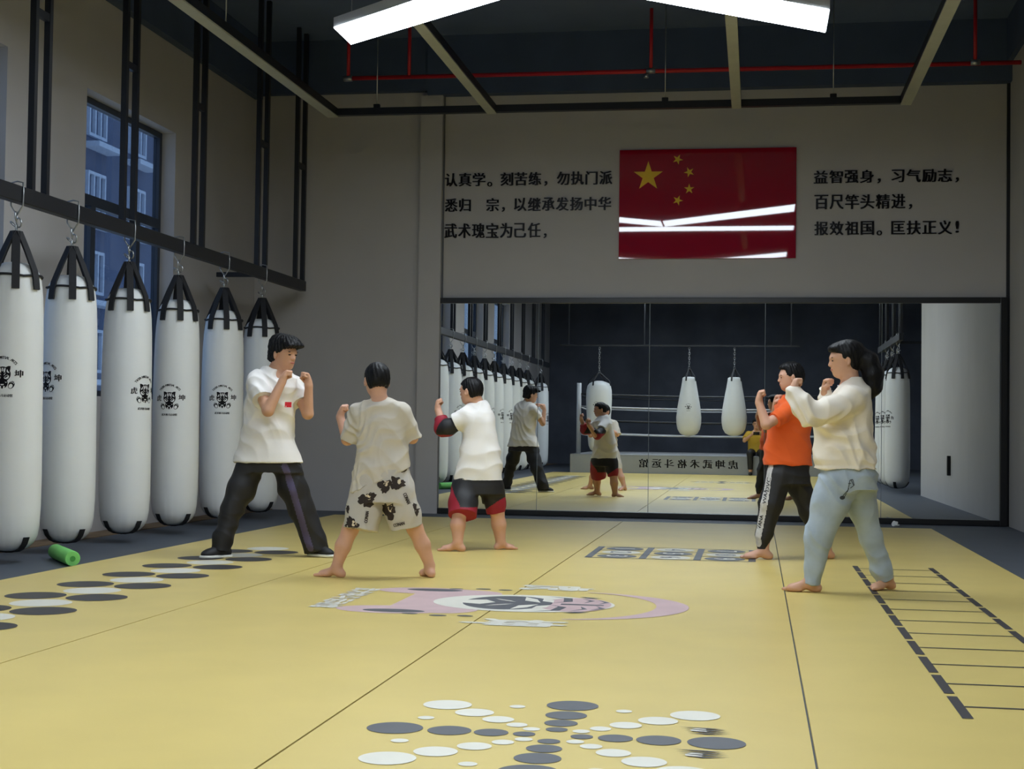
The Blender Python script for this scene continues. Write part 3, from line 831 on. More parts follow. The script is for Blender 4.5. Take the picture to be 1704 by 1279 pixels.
#PEOPLE#
# ================================================================== PEOPLE
class Field:
    """a solid grown from smoothly blended limbs and sections, turned into one continuous surface"""
    def __init__(s, lo, hi, h):
        s.h = h; s.lo = np.array(lo, np.float32); n = np.ceil((np.array(hi)-np.array(lo))/h).astype(int)+1
        s.n = n; s.a = np.full(n, 0.2, np.float32)
        s.ax = [s.lo[i]+h*np.arange(n[i], dtype=np.float32) for i in range(3)]
    def _sub(s, lo, hi):
        i0 = np.clip(np.floor((np.array(lo)-s.lo)/s.h).astype(int), 0, s.n-1)
        i1 = np.clip(np.ceil((np.array(hi)-s.lo)/s.h).astype(int)+1, 1, s.n)
        sl = tuple(slice(a, b) for a, b in zip(i0, i1))
        X = s.ax[0][sl[0]][:, None, None]; Y = s.ax[1][sl[1]][None, :, None]; Z = s.ax[2][sl[2]][None, None, :]
        return sl, X, Y, Z
    def _put(s, sl, d, k, op):
        A = s.a[sl]
        if op == 'add':
            if k > 0:
                hh = np.maximum(k-np.abs(A-d), 0)/k; s.a[sl] = np.minimum(A, d)-hh*hh*k*0.25
            else: s.a[sl] = np.minimum(A, d)
        else:
            d = -d
            if k > 0:
                hh = np.maximum(k-np.abs(A-d), 0)/k; s.a[sl] = np.maximum(A, d)+hh*hh*k*0.25
            else: s.a[sl] = np.maximum(A, d)
    def cone(s, a, b, ra, rb, k=0.02, op='add', flat=False):
        a = np.array(a, np.float32); b = np.array(b, np.float32); m = max(ra, rb)+k+0.03
        sl, X, Y, Z = s._sub(np.minimum(a, b)-m, np.maximum(a, b)+m)
        ab = b-a; L2 = float(ab@ab)+1e-9
        t = ((X-a[0])*ab[0]+(Y-a[1])*ab[1]+(Z-a[2])*ab[2])/L2
        tc = np.clip(t, 0, 1)
        d = np.sqrt((X-a[0]-tc*ab[0])**2+(Y-a[1]-tc*ab[1])**2+(Z-a[2]-tc*ab[2])**2)-(ra+(rb-ra)*tc)
        if flat: d = np.maximum(d, (t-1)*math.sqrt(L2))
        s._put(sl, d.astype(np.float32), k, op)
    def chain(s, pts, rs, k=0.02, flat=False):
        for i in range(len(pts)-1): s.cone(pts[i], pts[i+1], rs[i], rs[i+1], k, 'add', flat and i == len(pts)-2)
    def ell(s, c, rad, axes=None, k=0.02, op='add'):
        c = np.array(c, np.float32); A = np.eye(3) if axes is None else np.array(axes, float)
        m = max(rad)+k+0.03
        sl, X, Y, Z = s._sub(c-m, c+m)
        q = 0; q2 = 0
        for i in range(3):
            p = ((X-c[0])*A[i][0]+(Y-c[1])*A[i][1]+(Z-c[2])*A[i][2])
            q = q+(p/rad[i])**2; q2 = q2+(p/rad[i]**2)**2
        k0 = np.sqrt(q); d = k0*(k0-1)/np.maximum(np.sqrt(q2), 1e-6)
        s._put(sl, d.astype(np.float32), k, op)
    def loft(s, secs, wdir, ddir, k=0.02, ex=2.4):
        """secs: (center, half width, half depth) from top to bottom"""
        C = np.array([q[0] for q in secs], np.float32); a = np.array([q[1] for q in secs]); b = np.array([q[2] for q in secs])
        o = np.argsort(C[:, 2]); C, a, b = C[o], a[o], b[o]
        m = max(a.max(), b.max())+k+0.03
        sl, X, Y, Z = s._sub(C.min(0)-m, C.max(0)+m)
        z = s.ax[2][sl[2]]
        f = lambda v: np.interp(z, C[:, 2], v).astype(np.float32)[None, None, :]
        cx, cy, aa, bb = f(C[:, 0]), f(C[:, 1]), f(a), f(b)
        w = (X-cx)*wdir[0]+(Y-cy)*wdir[1]; dd = (X-cx)*ddir[0]+(Y-cy)*ddir[1]
        d = ((np.abs(w)/aa)**ex+(np.abs(dd)/bb)**ex)**(1/ex)
        d = (d-1)*np.minimum(aa, bb)
        d = np.maximum(d, np.maximum(C[0, 2]-Z, Z-C[-1, 2]))
        s._put(sl, d.astype(np.float32), k, 'add')
    def cut(s, p, nrm, k=0.0):
        """remove everything on the side the normal points to"""
        nrm = np.array(nrm, float); nrm /= np.linalg.norm(nrm)
        d = (s.ax[0][:, None, None]-p[0])*nrm[0]+(s.ax[1][None, :, None]-p[1])*nrm[1]+(s.ax[2][None, None, :]-p[2])*nrm[2]
        s.a = np.maximum(s.a, d.astype(np.float32))
    def region_cut(s, planes):
        """remove the part inside all given half spaces (p, n): n points out of the region"""
        d = None
        for p, nrm in planes:
            nrm = np.array(nrm, float); nrm /= np.linalg.norm(nrm)
            e = (s.ax[0][:, None, None]-p[0])*nrm[0]+(s.ax[1][None, :, None]-p[1])*nrm[1]+(s.ax[2][None, None, :]-p[2])*nrm[2]
            d = e if d is None else np.maximum(d, e)
        s.a = np.maximum(s.a, -d.astype(np.float32))
    def mesh(s, name):
        a = s.a; a[0] = a[-1] = 0.2; a[:, 0] = a[:, -1] = 0.2; a[:, :, 0] = a[:, :, -1] = 0.2
        ins = a < 0; n = s.n-1
        cnt = np.zeros(n, np.uint8)
        offs = [(i, j, k) for i in (0, 1) for j in (0, 1) for k in (0, 1)]
        for i, j, k in offs: cnt += ins[i:i+n[0], j:j+n[1], k:k+n[2]]
        act = np.argwhere((cnt > 0) & (cnt < 8))
        vals = np.stack([a[act[:, 0]+i, act[:, 1]+j, act[:, 2]+k] for i, j, k in offs], 1)
        P = np.zeros((len(act), 3)); c = np.zeros(len(act))
        O = np.array(offs, float)
        for e0 in range(8):
            for bit in (4, 2, 1):
                if e0 & bit: continue
                e1 = e0 | bit
                v0, v1 = vals[:, e0], vals[:, e1]; m = (v0 < 0) != (v1 < 0)
                t = np.where(m, v0/(v0-v1+1e-12), 0)
                P += np.where(m[:, None], O[e0]+t[:, None]*(O[e1]-O[e0]), 0); c += m
        V = s.lo+s.h*(act+P/c[:, None])
        idx = np.full(n, -1, np.int32); idx[act[:, 0], act[:, 1], act[:, 2]] = np.arange(len(act))
        F = []
        for ax in range(3):
            u, v = (ax+1) % 3, (ax+2) % 3
            A = np.moveaxis(ins, ax, 0); sgn = np.argwhere(A[:-1] != A[1:])
            e = np.zeros((len(sgn), 3), int)
            rest = [q for q in range(3) if q != ax]
            e[:, ax] = sgn[:, 0]; e[:, rest[0]] = sgn[:, 1]; e[:, rest[1]] = sgn[:, 2]
            first = ins[e[:, 0], e[:, 1], e[:, 2]]
            def at(du, dv):
                q = e.copy(); q[:, u] -= du; q[:, v] -= dv; return idx[q[:, 0], q[:, 1], q[:, 2]]
            Q = np.stack([at(1, 1), at(0, 1), at(0, 0), at(1, 0)], 1)
            Q[~first] = Q[~first][:, ::-1]
            F.append(Q)
        F = np.concatenate(F); F = F[(F >= 0).all(1)]
        me = bpy.data.meshes.new(name)
        me.vertices.add(len(V)); me.vertices.foreach_set('co', V.astype(np.float32).ravel())
        me.loops.add(F.size); me.loops.foreach_set('vertex_index', F.astype(np.int32).ravel())
        me.polygons.add(len(F)); me.polygons.foreach_set('loop_start', np.arange(0, F.size, 4, dtype=np.int32))
        me.update(calc_edges=True); me.validate()
        return me
def coords(me):
    c = np.empty(len(me.vertices)*3, np.float32); me.vertices.foreach_get('co', c); return c.reshape(-1, 3)
def set_coords(me, c): me.vertices.foreach_set('co', c.astype(np.float32).ravel()); me.update()
def normals(me):
    c = np.empty(len(me.vertices)*3, np.float32); me.vertex_normals.foreach_get('vector', c); return c.reshape(-1, 3)
def relax(me, it=2, f=0.5):
    e = np.empty(len(me.edges)*2, np.int32); me.edges.foreach_get('vertices', e); e = e.reshape(-1, 2)
    c = coords(me).astype(np.float64); deg = np.bincount(e.ravel(), minlength=len(c))[:, None]
    for _ in range(it):
        s = np.zeros_like(c); np.add.at(s, e[:, 0], c[e[:, 1]]); np.add.at(s, e[:, 1], c[e[:, 0]])
        c += f*(s/np.maximum(deg, 1)-c)
    set_coords(me, c)
def wrinkle(me, amp, seed=0, dirn=(0.5, 0.3, 1.0), freq=16.0, warp=0.06):
    """soft folds running across dirn"""
    c = coords(me).astype(float); nr = normals(me); rs = np.random.RandomState(seed)
    w = np.zeros(len(c)); d0 = np.array(dirn, float); d0 /= np.linalg.norm(d0)
    for i in range(5):
        d = d0+rs.normal(0, 0.45, 3); d /= np.linalg.norm(d)
        f = freq*rs.uniform(0.6, 1.9); p = c@d*f
        for j in range(3):
            q = rs.normal(0, 1, 3)*7; p = p+warp*f*np.sin(c@q+rs.uniform(0, 6.28))
        g = 0.5+0.5*np.sin(c@(rs.normal(0, 1, 3)*5)+rs.uniform(0, 6.28))
        w += g*(1-2*np.abs(np.sin(p)))
    set_coords(me, c+nr*(amp*w/3)[:, None])

RW = np.array([math.cos(YAW), math.sin(YAW), 0.0]); DW = np.array([-math.sin(YAW), math.cos(YAW), 0.0]); UP = np.array([0, 0, 1.0])
def unit(v): v = np.array(v, float); return v/np.linalg.norm(v)
def frame(f, roll_up=UP):
    f = unit(f); r = unit(np.cross(f, roll_up)); return f, r, np.cross(r, f)
def head(F, C, f, H, neck, rn, ear=1.0):
    """skull, face, ears, nose and neck; H is chin to crown"""
    f, r, u = frame(f); C = np.array(C)
    A = [f, r, u]
    F.ell(C+u*.09*H-f*.05*H, (.43*H, .345*H, .375*H), A, 0.01)
    F.ell(C-u*.13*H+f*.10*H, (.275*H, .275*H, .35*H), A, 0.03)
    F.ell(C-u*.38*H+f*.20*H, (.14*H, .15*H, .12*H), A, 0.03)
    F.ell(C-u*.25*H+f*.02*H, (.26*H, .27*H, .18*H), A, 0.03)
    F.cone(C+f*.355*H+u*.02*H, C+f*.425*H-u*.115*H, .028*H, .045*H, 0.012)
    F.ell(C+f*.395*H-u*.135*H, (.05*H, .085*H, .035*H), A, 0.008)
    F.ell(C+f*.345*H-u*.255*H, (.05*H, .11*H, .05*H), A, 0.012)
    F.ell(C+f*.31*H+u*.07*H, (.08*H, .22*H, .045*H), A, 0.02)
    for sg in (-1, 1):
        F.ell(C+r*sg*.135*H+f*.375*H-u*.01*H, (.06*H, .07*H, .035*H), A, 0.008, 'sub')
        F.ell(C+r*sg*.14*H+f*.335*H-u*.01*H, (.035*H, .055*H, .03*H), A, 0.006)
        e = C+r*sg*.365*H-f*.04*H-u*.06*H
        F.ell(e, (.085*H*ear, .04*H, .14*H*ear), [unit(f+r*.35*sg+0.15*u), unit(r*sg-f*.35), unit(u-0.15*f)], 0.006)
        F.ell(e+r*sg*.035*H+f*.025*H, (.045*H, .025*H, .085*H), A, 0.004, 'sub')
    F.cone(C-u*.16*H-f*.12*H, neck, rn*1.0, rn*1.12, 0.03)
def face_parts(C, f, H, parent, lip=True, brow=True):
    f, r, u = frame(f); C = np.array(C)
    for sg in (-1, 1):
        for nm, c, rad, m in (('eye', C+f*.355*H+r*sg*.14*H-u*.015*H, (.022*H, .06*H, .022*H), M['eye']),
                              ('eyebrow', C+f*.365*H+r*sg*.15*H+u*.075*H, (.02*H, .085*H, .014*H), M['hair'])):
            bm = BM(); bmesh.ops.create_icosphere(bm, subdivisions=3, radius=1.0)
            tilt = unit(u+r*sg*(-0.12))
            for v in bm.verts:
                p = c+f*v.co.x*rad[0]+r*v.co.y*rad[1]+tilt*v.co.z*rad[2]; v.co = p
            obj(nm, bm, m, parent, True)
    bm = BM(); bmesh.ops.create_icosphere(bm, subdivisions=3, radius=1.0); c = C+f*.378*H-u*.262*H
    for v in bm.verts: v.co = c+f*v.co.x*.025*H+r*v.co.y*.10*H+u*v.co.z*.028*H
    obj('lips', bm, M['lip'], parent, True)
def fist(F, w, d, n, side, sc=1.0):
    """closed hand: d forearm direction, n the side the fingers curl to, side the thumb's side"""
    d = unit(d); n = unit(np.array(n)-d*np.dot(n, d)); s = unit(np.array(side)-d*np.dot(side, d)-n*np.dot(side, n)); w = np.array(w)
    F.cone(w, w+d*.03*sc, .026*sc, .03*sc, .015)
    F.ell(w+d*.052*sc, (.045*sc, .040*sc, .021*sc), [d, s, n], .012)
    for i in range(4):
        o = s*(.030-.020*i)*sc; ln = (.95, 1.05, 1.0, .82)[i]*sc
        kn = w+d*(.086+(.004, .008, .005, -.002)[i])*sc+o+n*.004*sc
        p1 = kn+(n*.033+d*.010)*ln; p2 = p1+(n*.004-d*.026)*ln; p3 = p2+(-n*.016-d*.006)*ln
        F.cone(w+d*.05*sc+o*.8, kn, .010*sc, .0115*sc, .004); F.cone(kn, p1, .0112*sc, .0102*sc, .002)
        F.cone(p1, p2, .0100*sc, .0094*sc, .002); F.cone(p2, p3, .0094*sc, .0085*sc, .002)
    t0 = w+d*.022*sc+s*.024*sc+n*.006*sc; t1 = w+d*.050*sc+s*.046*sc+n*.022*sc; t2 = w+d*.070*sc+s*.030*sc+n*.046*sc; t3 = w+d*.068*sc+s*.006*sc+n*.050*sc
    F.chain([t0, t1, t2, t3], [.015*sc, .0125*sc, .0108*sc, .0095*sc], .005)
def foot(F, an, dirn, sc=1.0, inner=1):
    """bare foot under the ankle an, sole on the mat"""
    d = unit([dirn[0], dirn[1], 0]); s = np.array([-d[1], d[0], 0])*inner; g = np.array([an[0], an[1], 0.0])
    F.cone(an, g-d*.01*sc+UP*.05*sc, .036*sc, .036*sc, .02)
    F.ell(g-d*.035*sc+UP*.028*sc, (.038*sc, .031*sc, .034*sc), [d, s, UP], .02)
    F.cone(g+d*.02*sc+UP*.052*sc, g+d*.115*sc+UP*.026*sc, .034*sc, .024*sc, .025)
    F.ell(g+d*.10*sc+UP*.022*sc, (.055*sc, .042*sc, .026*sc), [d, s, UP], .02)
    for i in range(5):
        o = s*(.031-.0155*i)*sc; st = g+d*(.125-.006*i*i*.6)*sc+o+UP*.016*sc
        ln = (.045, .040, .035, .030, .024)[i]*sc; r = (.0145, .0105, .010, .0095, .009)[i]*sc
        F.cone(st, st+d*ln+o*.08-UP*.003*sc, r, r*.85, .005)
def seg(sec, Y0, s):   # (cx, y, half width px, half depth m, dY)
    out = []
    for cx, y, hw, b, dy in sec:
        c = onY(cx, y, Y0+dy); dep = np.dot(c-CAMP, CF)
        out.append((c, hw*dep/FPX*s, b*s))
    return out
def solid(name, F, mats, parent, wr=None, it=1):
    me = F.mesh(name); relax(me, it)
    if wr: wrinkle(me, **wr); relax(me, 1, 0.3)
    return link(name, me, mats, parent, True)
def field(P, pad, h):
    P = np.array(P); return Field(P.min(0)-pad, P.max(0)+pad, h)
def hair_cap(C, f, H, parent, fringe, nape, grow=1.07, top=0.0, extra=None, side=None, seed=1, rough=0.004, front=.15):
    f, r, u = frame(f); C = np.array(C); A = [f, r, u]
    F = Field(C-0.34, C+0.34, 0.0055)
    F.ell(C+u*(.10+top)*H-f*.055*H, (.45*H*grow, .362*H*grow, .40*H*grow), A, 0.01)
    F.ell(C-u*.10*H-f*.20*H, (.28*H, .31*H, .30*H), A, 0.03)
    if extra: extra(F, C, f, r, u)
    # face opening: in front of the ears and below the fringe
    F.region_cut([(C+f*front*H, -unit(f-0.1*u)), (C+u*fringe*H+f*.3*H, unit(u-0.35*f))])
    F.region_cut([(C-f*.10*H, -unit(f)), (C-u*.0*H, unit(u-0.25*f))])
    F.cut(C-u*nape*H, -unit(u+0.35*f))
    me = F.mesh('hair'); relax(me, 1)
    c = coords(me).astype(float); nr = normals(me)
    q = (c-C); ang = np.arctan2(q@r, q@(-f)+1e-6)
    wv = np.sin(ang*23+q@u*60+seed)+0.7*np.sin(ang*41-q@u*85)+0.6*np.sin(q@f*140+q@r*90)
    set_coords(me, c+nr*(rough*wv/2)[:, None]); relax(me, 1, .3)
    return link('hair', me, M['hair'], parent, True)
def stripe_faces(o, pts, rad, m):
    """faces of a garment within rad of a polyline get the tape's material"""
    me = o.data; me.materials.append(m); mi = len(me.materials)-1
    c = np.empty(len(me.polygons)*3, np.float32); me.polygons.foreach_get('center', c); c = c.reshape(-1, 3)
    d = np.full(len(c), 9.0)
    for a, b in zip(pts[:-1], pts[1:]):
        a = np.array(a); b = np.array(b); ab = b-a; t = np.clip((c-a)@ab/(ab@ab), 0, 1)[:, None]
        d = np.minimum(d, np.linalg.norm(c-a-t*ab, axis=1))
    ix = np.empty(len(c), np.int32); me.polygons.foreach_get('material_index', ix); ix[d < rad] = mi
    me.polygons.foreach_set('material_index', ix); me.update()
def faces_where(o, fn, m):
    me = o.data; me.materials.append(m); mi = len(me.materials)-1
    c = np.empty(len(me.polygons)*3, np.float32); me.polygons.foreach_get('center', c); c = c.reshape(-1, 3)
    ix = np.empty(len(c), np.int32); me.polygons.foreach_get('material_index', ix); ix[fn(c)] = mi
    me.polygons.foreach_set('material_index', ix); me.update()
def bvh_of(o): return BVHTree.FromPolygons([v.co.copy() for v in o.data.vertices], [list(p.vertices) for p in o.data.polygons])
def surf(o_bvh, px, py):
    """point of a garment seen at a pixel"""
    v = ray(px, py); h = o_bvh.ray_cast(Vector(CAMP), Vector(v).normalized(), 40)
    return np.array(h[0]) if h[0] is not None else None
def decal(o, bvh, px, py, layers, mats, rot=0.0, lift=0.002, step=0.02):
    c = surf(bvh, px, py)
    if c is None: return
    bm = flat_bm(layers)
    if rot:
        for v in bm.verts:
            x, y = v.co.x, v.co.y; v.co.x = x*math.cos(rot)-y*math.sin(rot); v.co.y = x*math.sin(rot)+y*math.cos(rot)
    dice(bm, step); project(bm, c, RW, UP, bvh, lift, 0.5)
    merge_into(o, bm, mats)

def pt_fn(Y0): return lambda x, y, d=0.0: onY(x, y, Y0+d)
def bb(sec_pts): return np.array(sec_pts)

# ---------------------------------------------------------------- man in the white T-shirt
Y0 = 10.85; p = pt_fn(Y0)
man = empty('person', (*p(450, 925)[:2], 0), 'man in a white T-shirt and black tracksuit trousers guarding with both fists', 'person')
C = p(473, 588, .0); fdir = (.90, -.40, -.10); H = .245
F = field([p(340, 930, -.35), p(560, 545, .3)], .12, .0062)
head(F, C, fdir, H, p(459, 618, .02), .056)
F.loft(seg([(458, 612, 14, .06, 0), (456, 624, 36, .085, 0), (454, 640, 40, .11, 0), (448, 690, 36, .11, 0), (447, 740, 35, .11, 0), (446, 775, 38, .12, 0)], Y0, .80), RW, DW, .03)
sh, el, wr = p(426, 633, -.10), p(446, 683, -.24), p(469, 636, -.20)
F.chain([sh, el], [.048, .042], .02); F.chain([el, wr], [.045, .030], .015)
fist(F, wr, unit(p(478, 613, -.17)-wr), (.75, .35, -.2), (-.2, .5, .5))
sl, ele, wl = p(492, 640, .10), p(512, 688, .0), p(514, 642, -.04)
F.chain([sl, ele], [.055, .042], .02); F.chain([ele, wl], [.044, .030], .015)
fist(F, wl, unit(p(511, 614, -.03)-wl), (-.8, -.5, -.1), (-.3, .6, .1))
hipR, kneeR, ankR = p(416, 776, -.06), p(388, 846, -.13), p(368, 908, -.19)
hipL, kneeL, ankL = p(474, 778, .05), p(501, 846, .10), p(528, 908, .14)
for a, b, c in ((hipR, kneeR, ankR), (hipL, kneeL, ankL)):
    F.chain([a, b], [.068, .056], .02); F.chain([b, c], [.056, .038], .02)
body = solid('body', F, M['skin'], man)
face_parts(C, fdir, H, man)
def bangs(F, C, f, r, u):
    for k in range(9):
        a = -.30+.075*k; b0 = C+f*.36*H+r*a*H+u*.30*H
        F.chain([b0, b0+f*.12*H-u*.02*H+r*.02*H, b0+f*(.15-.3*a*a)*H-u*(.14+.03*(k % 3))*H+r*.04*H], [.055*H, .045*H, .012*H], .012)
    for k in range(7):
        b0 = C-f*(.02+.06*k)*H+r*(.12*((k % 3)-1))*H+u*.46*H
        F.chain([b0, b0+f*.08*H+u*.05*H, b0+f*.17*H+u*.03*H], [.05*H, .035*H, .01*H], .015)
    F.ell(C+f*.27*H+u*.33*H, (.24*H, .33*H, .16*H), [unit(f-.25*u), r, unit(u+.25*f)], .03)
    F.ell(C+f*.43*H+u*.22*H+r*.03*H, (.13*H, .28*H, .13*H), [unit(f-.5*u), r, unit(u+.5*f)], .03)
    F.ell(C+f*.12*H+u*.42*H, (.30*H, .28*H, .12*H), [f, r, u], .04)
    F.ell(C-f*.20*H+u*.30*H, (.34*H, .36*H, .30*H), [f, r, u], .03)
    F.ell(C-f*.36*H-u*.16*H, (.16*H, .28*H, .26*H), [f, r, u], .03)
hair_cap(C, fdir, H, man, .17, .40, 1.08, .02, bangs, seed=2, rough=.006)
F = field([p(385, 780, -.35), p(520, 600, .3)], .12, .007)
F.loft(seg([(457, 609, 15, .055, .02), (455, 617, 32, .085, .01), (455, 628, 42, .115, 0), (455, 645, 43, .135, 0), (450, 670, 43, .14, 0), (447, 700, 42, .142, 0),
            (444, 730, 46, .15, 0), (446, 752, 53, .165, 0), (446, 769, 57.5, .175, 0)], Y0, 1), RW, DW, .03)
F.cone(p(426, 633, -.09), p(437, 665, -.20), .082, .086, .03, flat=True)
F.cone(p(490, 640, .09), p(503, 670, .03), .076, .074, .03, flat=True)
F.ell(p(463, 616, -.13), (.065, .085, .085), None, .01, 'sub')
F.ell(p(460, 606, .0), (.07, .07, .05), None, .01, 'sub')
tee = solid('t_shirt', F, M['tee_white'], man, dict(amp=.017, seed=3, dirn=(.5, .2, .6), freq=15))
bv = bvh_of(tee); decal(tee, bv, 479.5, 673, [([rect(-.022, -.02, .022, .02)], 0), ([starpoly(-.010, .008, .007)], 1)], [M['flag_red'], M['star']])
F = field([p(345, 930, -.4), p(550, 760, .35)], .10, .007)
F.loft(seg([(446, 755, 44, .13, 0), (446, 772, 53, .145, 0), (446, 786, 56, .145, 0)], Y0, 1), RW, DW, .03)
F.chain([p(413, 785, -.05), p(402, 812, -.08), p(386, 845, -.13), p(371, 895, -.18), p(367, 917, -.19)], [.105, .112, .087, .074, .070], .03, True)
F.chain([p(478, 785, .04), p(487, 812, .06), p(501, 845, .10), p(523, 898, .14), p(527, 917, .14)], [.105, .110, .103, .096, .092], .03, True)
tr = solid('trousers', F, M['black_cloth'], man, dict(amp=.012, seed=5, dirn=(.6, .2, .5), freq=13))
bv = bvh_of(tr)
line = [surf(bv, *q) for q in ((474, 776), (478, 788), (482, 800), (487, 815), (497, 850), (507, 885), (516, 912))]; line = [q for q in line if q is not None]
stripe_faces(tr, line, .027, M['purple'])
line = [surf(bv, *q) for q in ((425, 822), (412, 850), (398, 878))]; line = [q for q in line if q is not None]
if len(line) > 1: stripe_faces(tr, line, .012, M['purple'])
for an, d, nm in ((ankR, (-.72, -.70), 0), (ankL, (.92, -.40), 1)):
    d = unit([d[0], d[1], 0]); g = np.array([an[0], an[1], 0]); sd = np.array([-d[1], d[0], 0])
    F = Field(g-np.array([.3, .3, .05]), g+np.array([.3, .3, .2]), .005)
    F.ell(g-d*.03+UP*.045, (.055, .042, .05), [d, sd, UP], .02); F.cone(g+d*.02+UP*.06, g+d*.085+UP*.038, .044, .034, .03)
    F.ell(g+d*.10+UP*.032, (.06, .043, .034), [d, sd, UP], .03); F.cut((0, 0, .0105), (0, 0, -1))
    sh_ = solid('shoe', F, M['shoe'], man)
    F = Field(g-np.array([.3, .3, .05]), g+np.array([.3, .3, .2]), .005)
    F.ell(g-d*.03+UP*.012, (.062, .047, .05), [d, sd, UP], .02); F.ell(g+d*.09+UP*.012, (.082, .048, .05), [d, sd, UP], .02); F.cone(g+UP*.012, g+d*.09+UP*.012, .043, .045, .02)
    F.cut((0, 0, .024), (0, 0, 1)); F.cut((0, 0, .003), (0, 0, -1))
    solid('shoe_sole', F, M['sole'], sh_)
    bm = BM()
    for q in range(3):
        c0 = g+d*(.03+.026*q)+UP*(.088-.012*q); tube(bm, [c0-sd*.026-UP*.008, c0+UP*.004, c0+sd*.026-UP*.008], .004, 6)
    obj('laces', bm, M['sole'], sh_, True)

# ---------------------------------------------------------------- boy in beige-grey T-shirt and printed shorts
Y0 = 9.6; p = pt_fn(Y0)
boy = empty('person', (*p(640, 958)[:2], 0), 'boy seen from behind in a beige-grey T-shirt and pale printed shorts', 'person')
C = p(627, 632, .0); fdir = (-.50, .86, -.06); H = .222
F = field([p(520, 965, -.25), p(740, 595, .45)], .1, .0058)
head(F, C, fdir, H, p(632, 668, -.01), .048, 1.05)
F.loft(seg([(632, 662, 14, .05, 0), (632, 672, 34, .07, 0), (634, 690, 40, .085, 0), (636, 740, 38, .09, 0), (637, 800, 42, .10, 0)], Y0, .80), RW, DW, .03)
sl, el, wl = p(596, 686, .0), p(578, 731, .08), p(566, 694, .12)
F.chain([sl, el], [.048, .038], .02); F.chain([el, wl], [.040, .027], .015)
fist(F, wl, unit(p(571, 668, .12)-wl), (.8, .2, .1), (-.1, .8, .3), .85)
sr, er, wr = p(672, 684, .02), p(686, 728, .10), p(660, 700, .28)
F.chain([sr, er], [.048, .038], .02); F.chain([er, wr], [.040, .027], .015)
fist(F, wr, unit(p(648, 672, .32)-wr), (-.5, .3, .2), (-.3, .6, .2), .85)
aL, aR = p(561, 940, -.07), p(715, 940, .12)
for a, b, c, e in ((p(614, 800, 0), p(583, 880, -.05), p(571, 908, -.06), aL), (p(660, 800, 0), p(690, 878, .07), p(703, 906, .10), aR)):
    F.chain([a, b], [.085, .055], .03); F.chain([b, c, e], [.052, .052, .034], .02)
foot(F, np.array([aL[0], aL[1], .075]), (-.97, .18), .88, 1)
foot(F, np.array([aR[0], aR[1], .075]), (-.55, .80), .88, -1)
F.cut((0, 0, .003), (0, 0, -1))
solid('body', F, M['skin_kid'], boy); face_parts(C, fdir, H, boy)
hair_cap(C, fdir, H, boy, .26, .35, 1.04, .02, seed=4, rough=.003, front=.2)
F = field([p(560, 830, -.25), p(700, 650, .3)], .1, .0065)
F.loft(seg([(632, 659, 15, .052, 0), (632, 667, 32, .072, 0), (632, 677, 44, .09, 0), (634, 700, 46, .11, 0), (636, 740, 43, .115, 0), (637, 775, 47, .13, 0), (634, 800, 49, .14, 0), (632, 825, 50, .145, 0)], Y0, 1), RW, DW, .03)
q0, q1 = p(590, 818), p(686, 777); tn = unit(q1-q0); nn = np.cross(tn, DW); nn = nn if nn[2] < 0 else -nn
F.cut(p(638, 798), nn)
F.cone(p(597, 686, .0), p(583, 732, .06), .070, .072, .03, flat=True)
F.cone(p(670, 686, .02), p(688, 730, .09), .070, .066, .03, flat=True)
solid('t_shirt', F, M['tee_grey'], boy, dict(amp=.018, seed=8, dirn=(-.7, .2, .9), freq=15))
F = field([p(560, 890, -.3), p(710, 765, .3)], .1, .0065)
F.loft(seg([(638, 770, 42, .115, 0), (637, 800, 48, .13, 0), (636, 835, 52, .135, 0)], Y0, 1), RW, DW, .03)
F.chain([p(612, 815, 0), p(605, 850, -.02), p(600, 882, -.04)], [.115, .118, .122], .03, True)
F.chain([p(662, 815, 0), p(670, 850, .03), p(675, 876, .05)], [.112, .115, .113], .03, True)
F.ell(p(637, 882, 0), (.028, .2, .07), None, .015, 'sub')
shorts = solid('shorts', F, M['shorts'], boy, dict(amp=.010, seed=9, dirn=(.7, .2, .3), freq=14))
bv = bvh_of(shorts); rnd = random.Random(7)
def blot(w, h, seed):
    r_ = random.Random(seed); out = []
    for k in range(30):
        a = 2*PI*k/30; s_ = 1+0.22*math.sin(3*a+r_.random())+r_.uniform(-.18, .18)
        out.append((w*s_*math.cos(a), h*s_*math.sin(a)))
    return out
for i, (x, y, w, h, rot) in enumerate(((611, 831, .058, .042, .5), (640, 808, .045, .040, .3), (661, 803, .045, .040, -.3), (647, 850, .042, .055, .3), (585, 872, .048, .040, -.5), (633, 868, .022, .026, .6), (693, 846, .018, .04, 0.2), (578, 846, .016, .025, .3), (672, 781, .03, .012, .5))):
    decal(shorts, bv, x, y, [([blot(w, h, i)], 0), ([[(a+w*.3, b+h*.35) for a, b in blot(w*.38, h*.42, i+40)]], 1)] if w > .03 else [([blot(w, h, i)], 0)], [M['print_brown'], M['print_cream']], rot, .0025+.0008*(i % 3))
for x, y, rot, h in ((610, 860, 1.45, .022), (677, 829, -1.15, .024), (664, 872, .25, .022)):
    decal(shorts, bv, x, y, [(fit_text('CONAN', 0, 0, .075, h, 0, .0012), 0)], [M['print_brown']], rot, .0035)

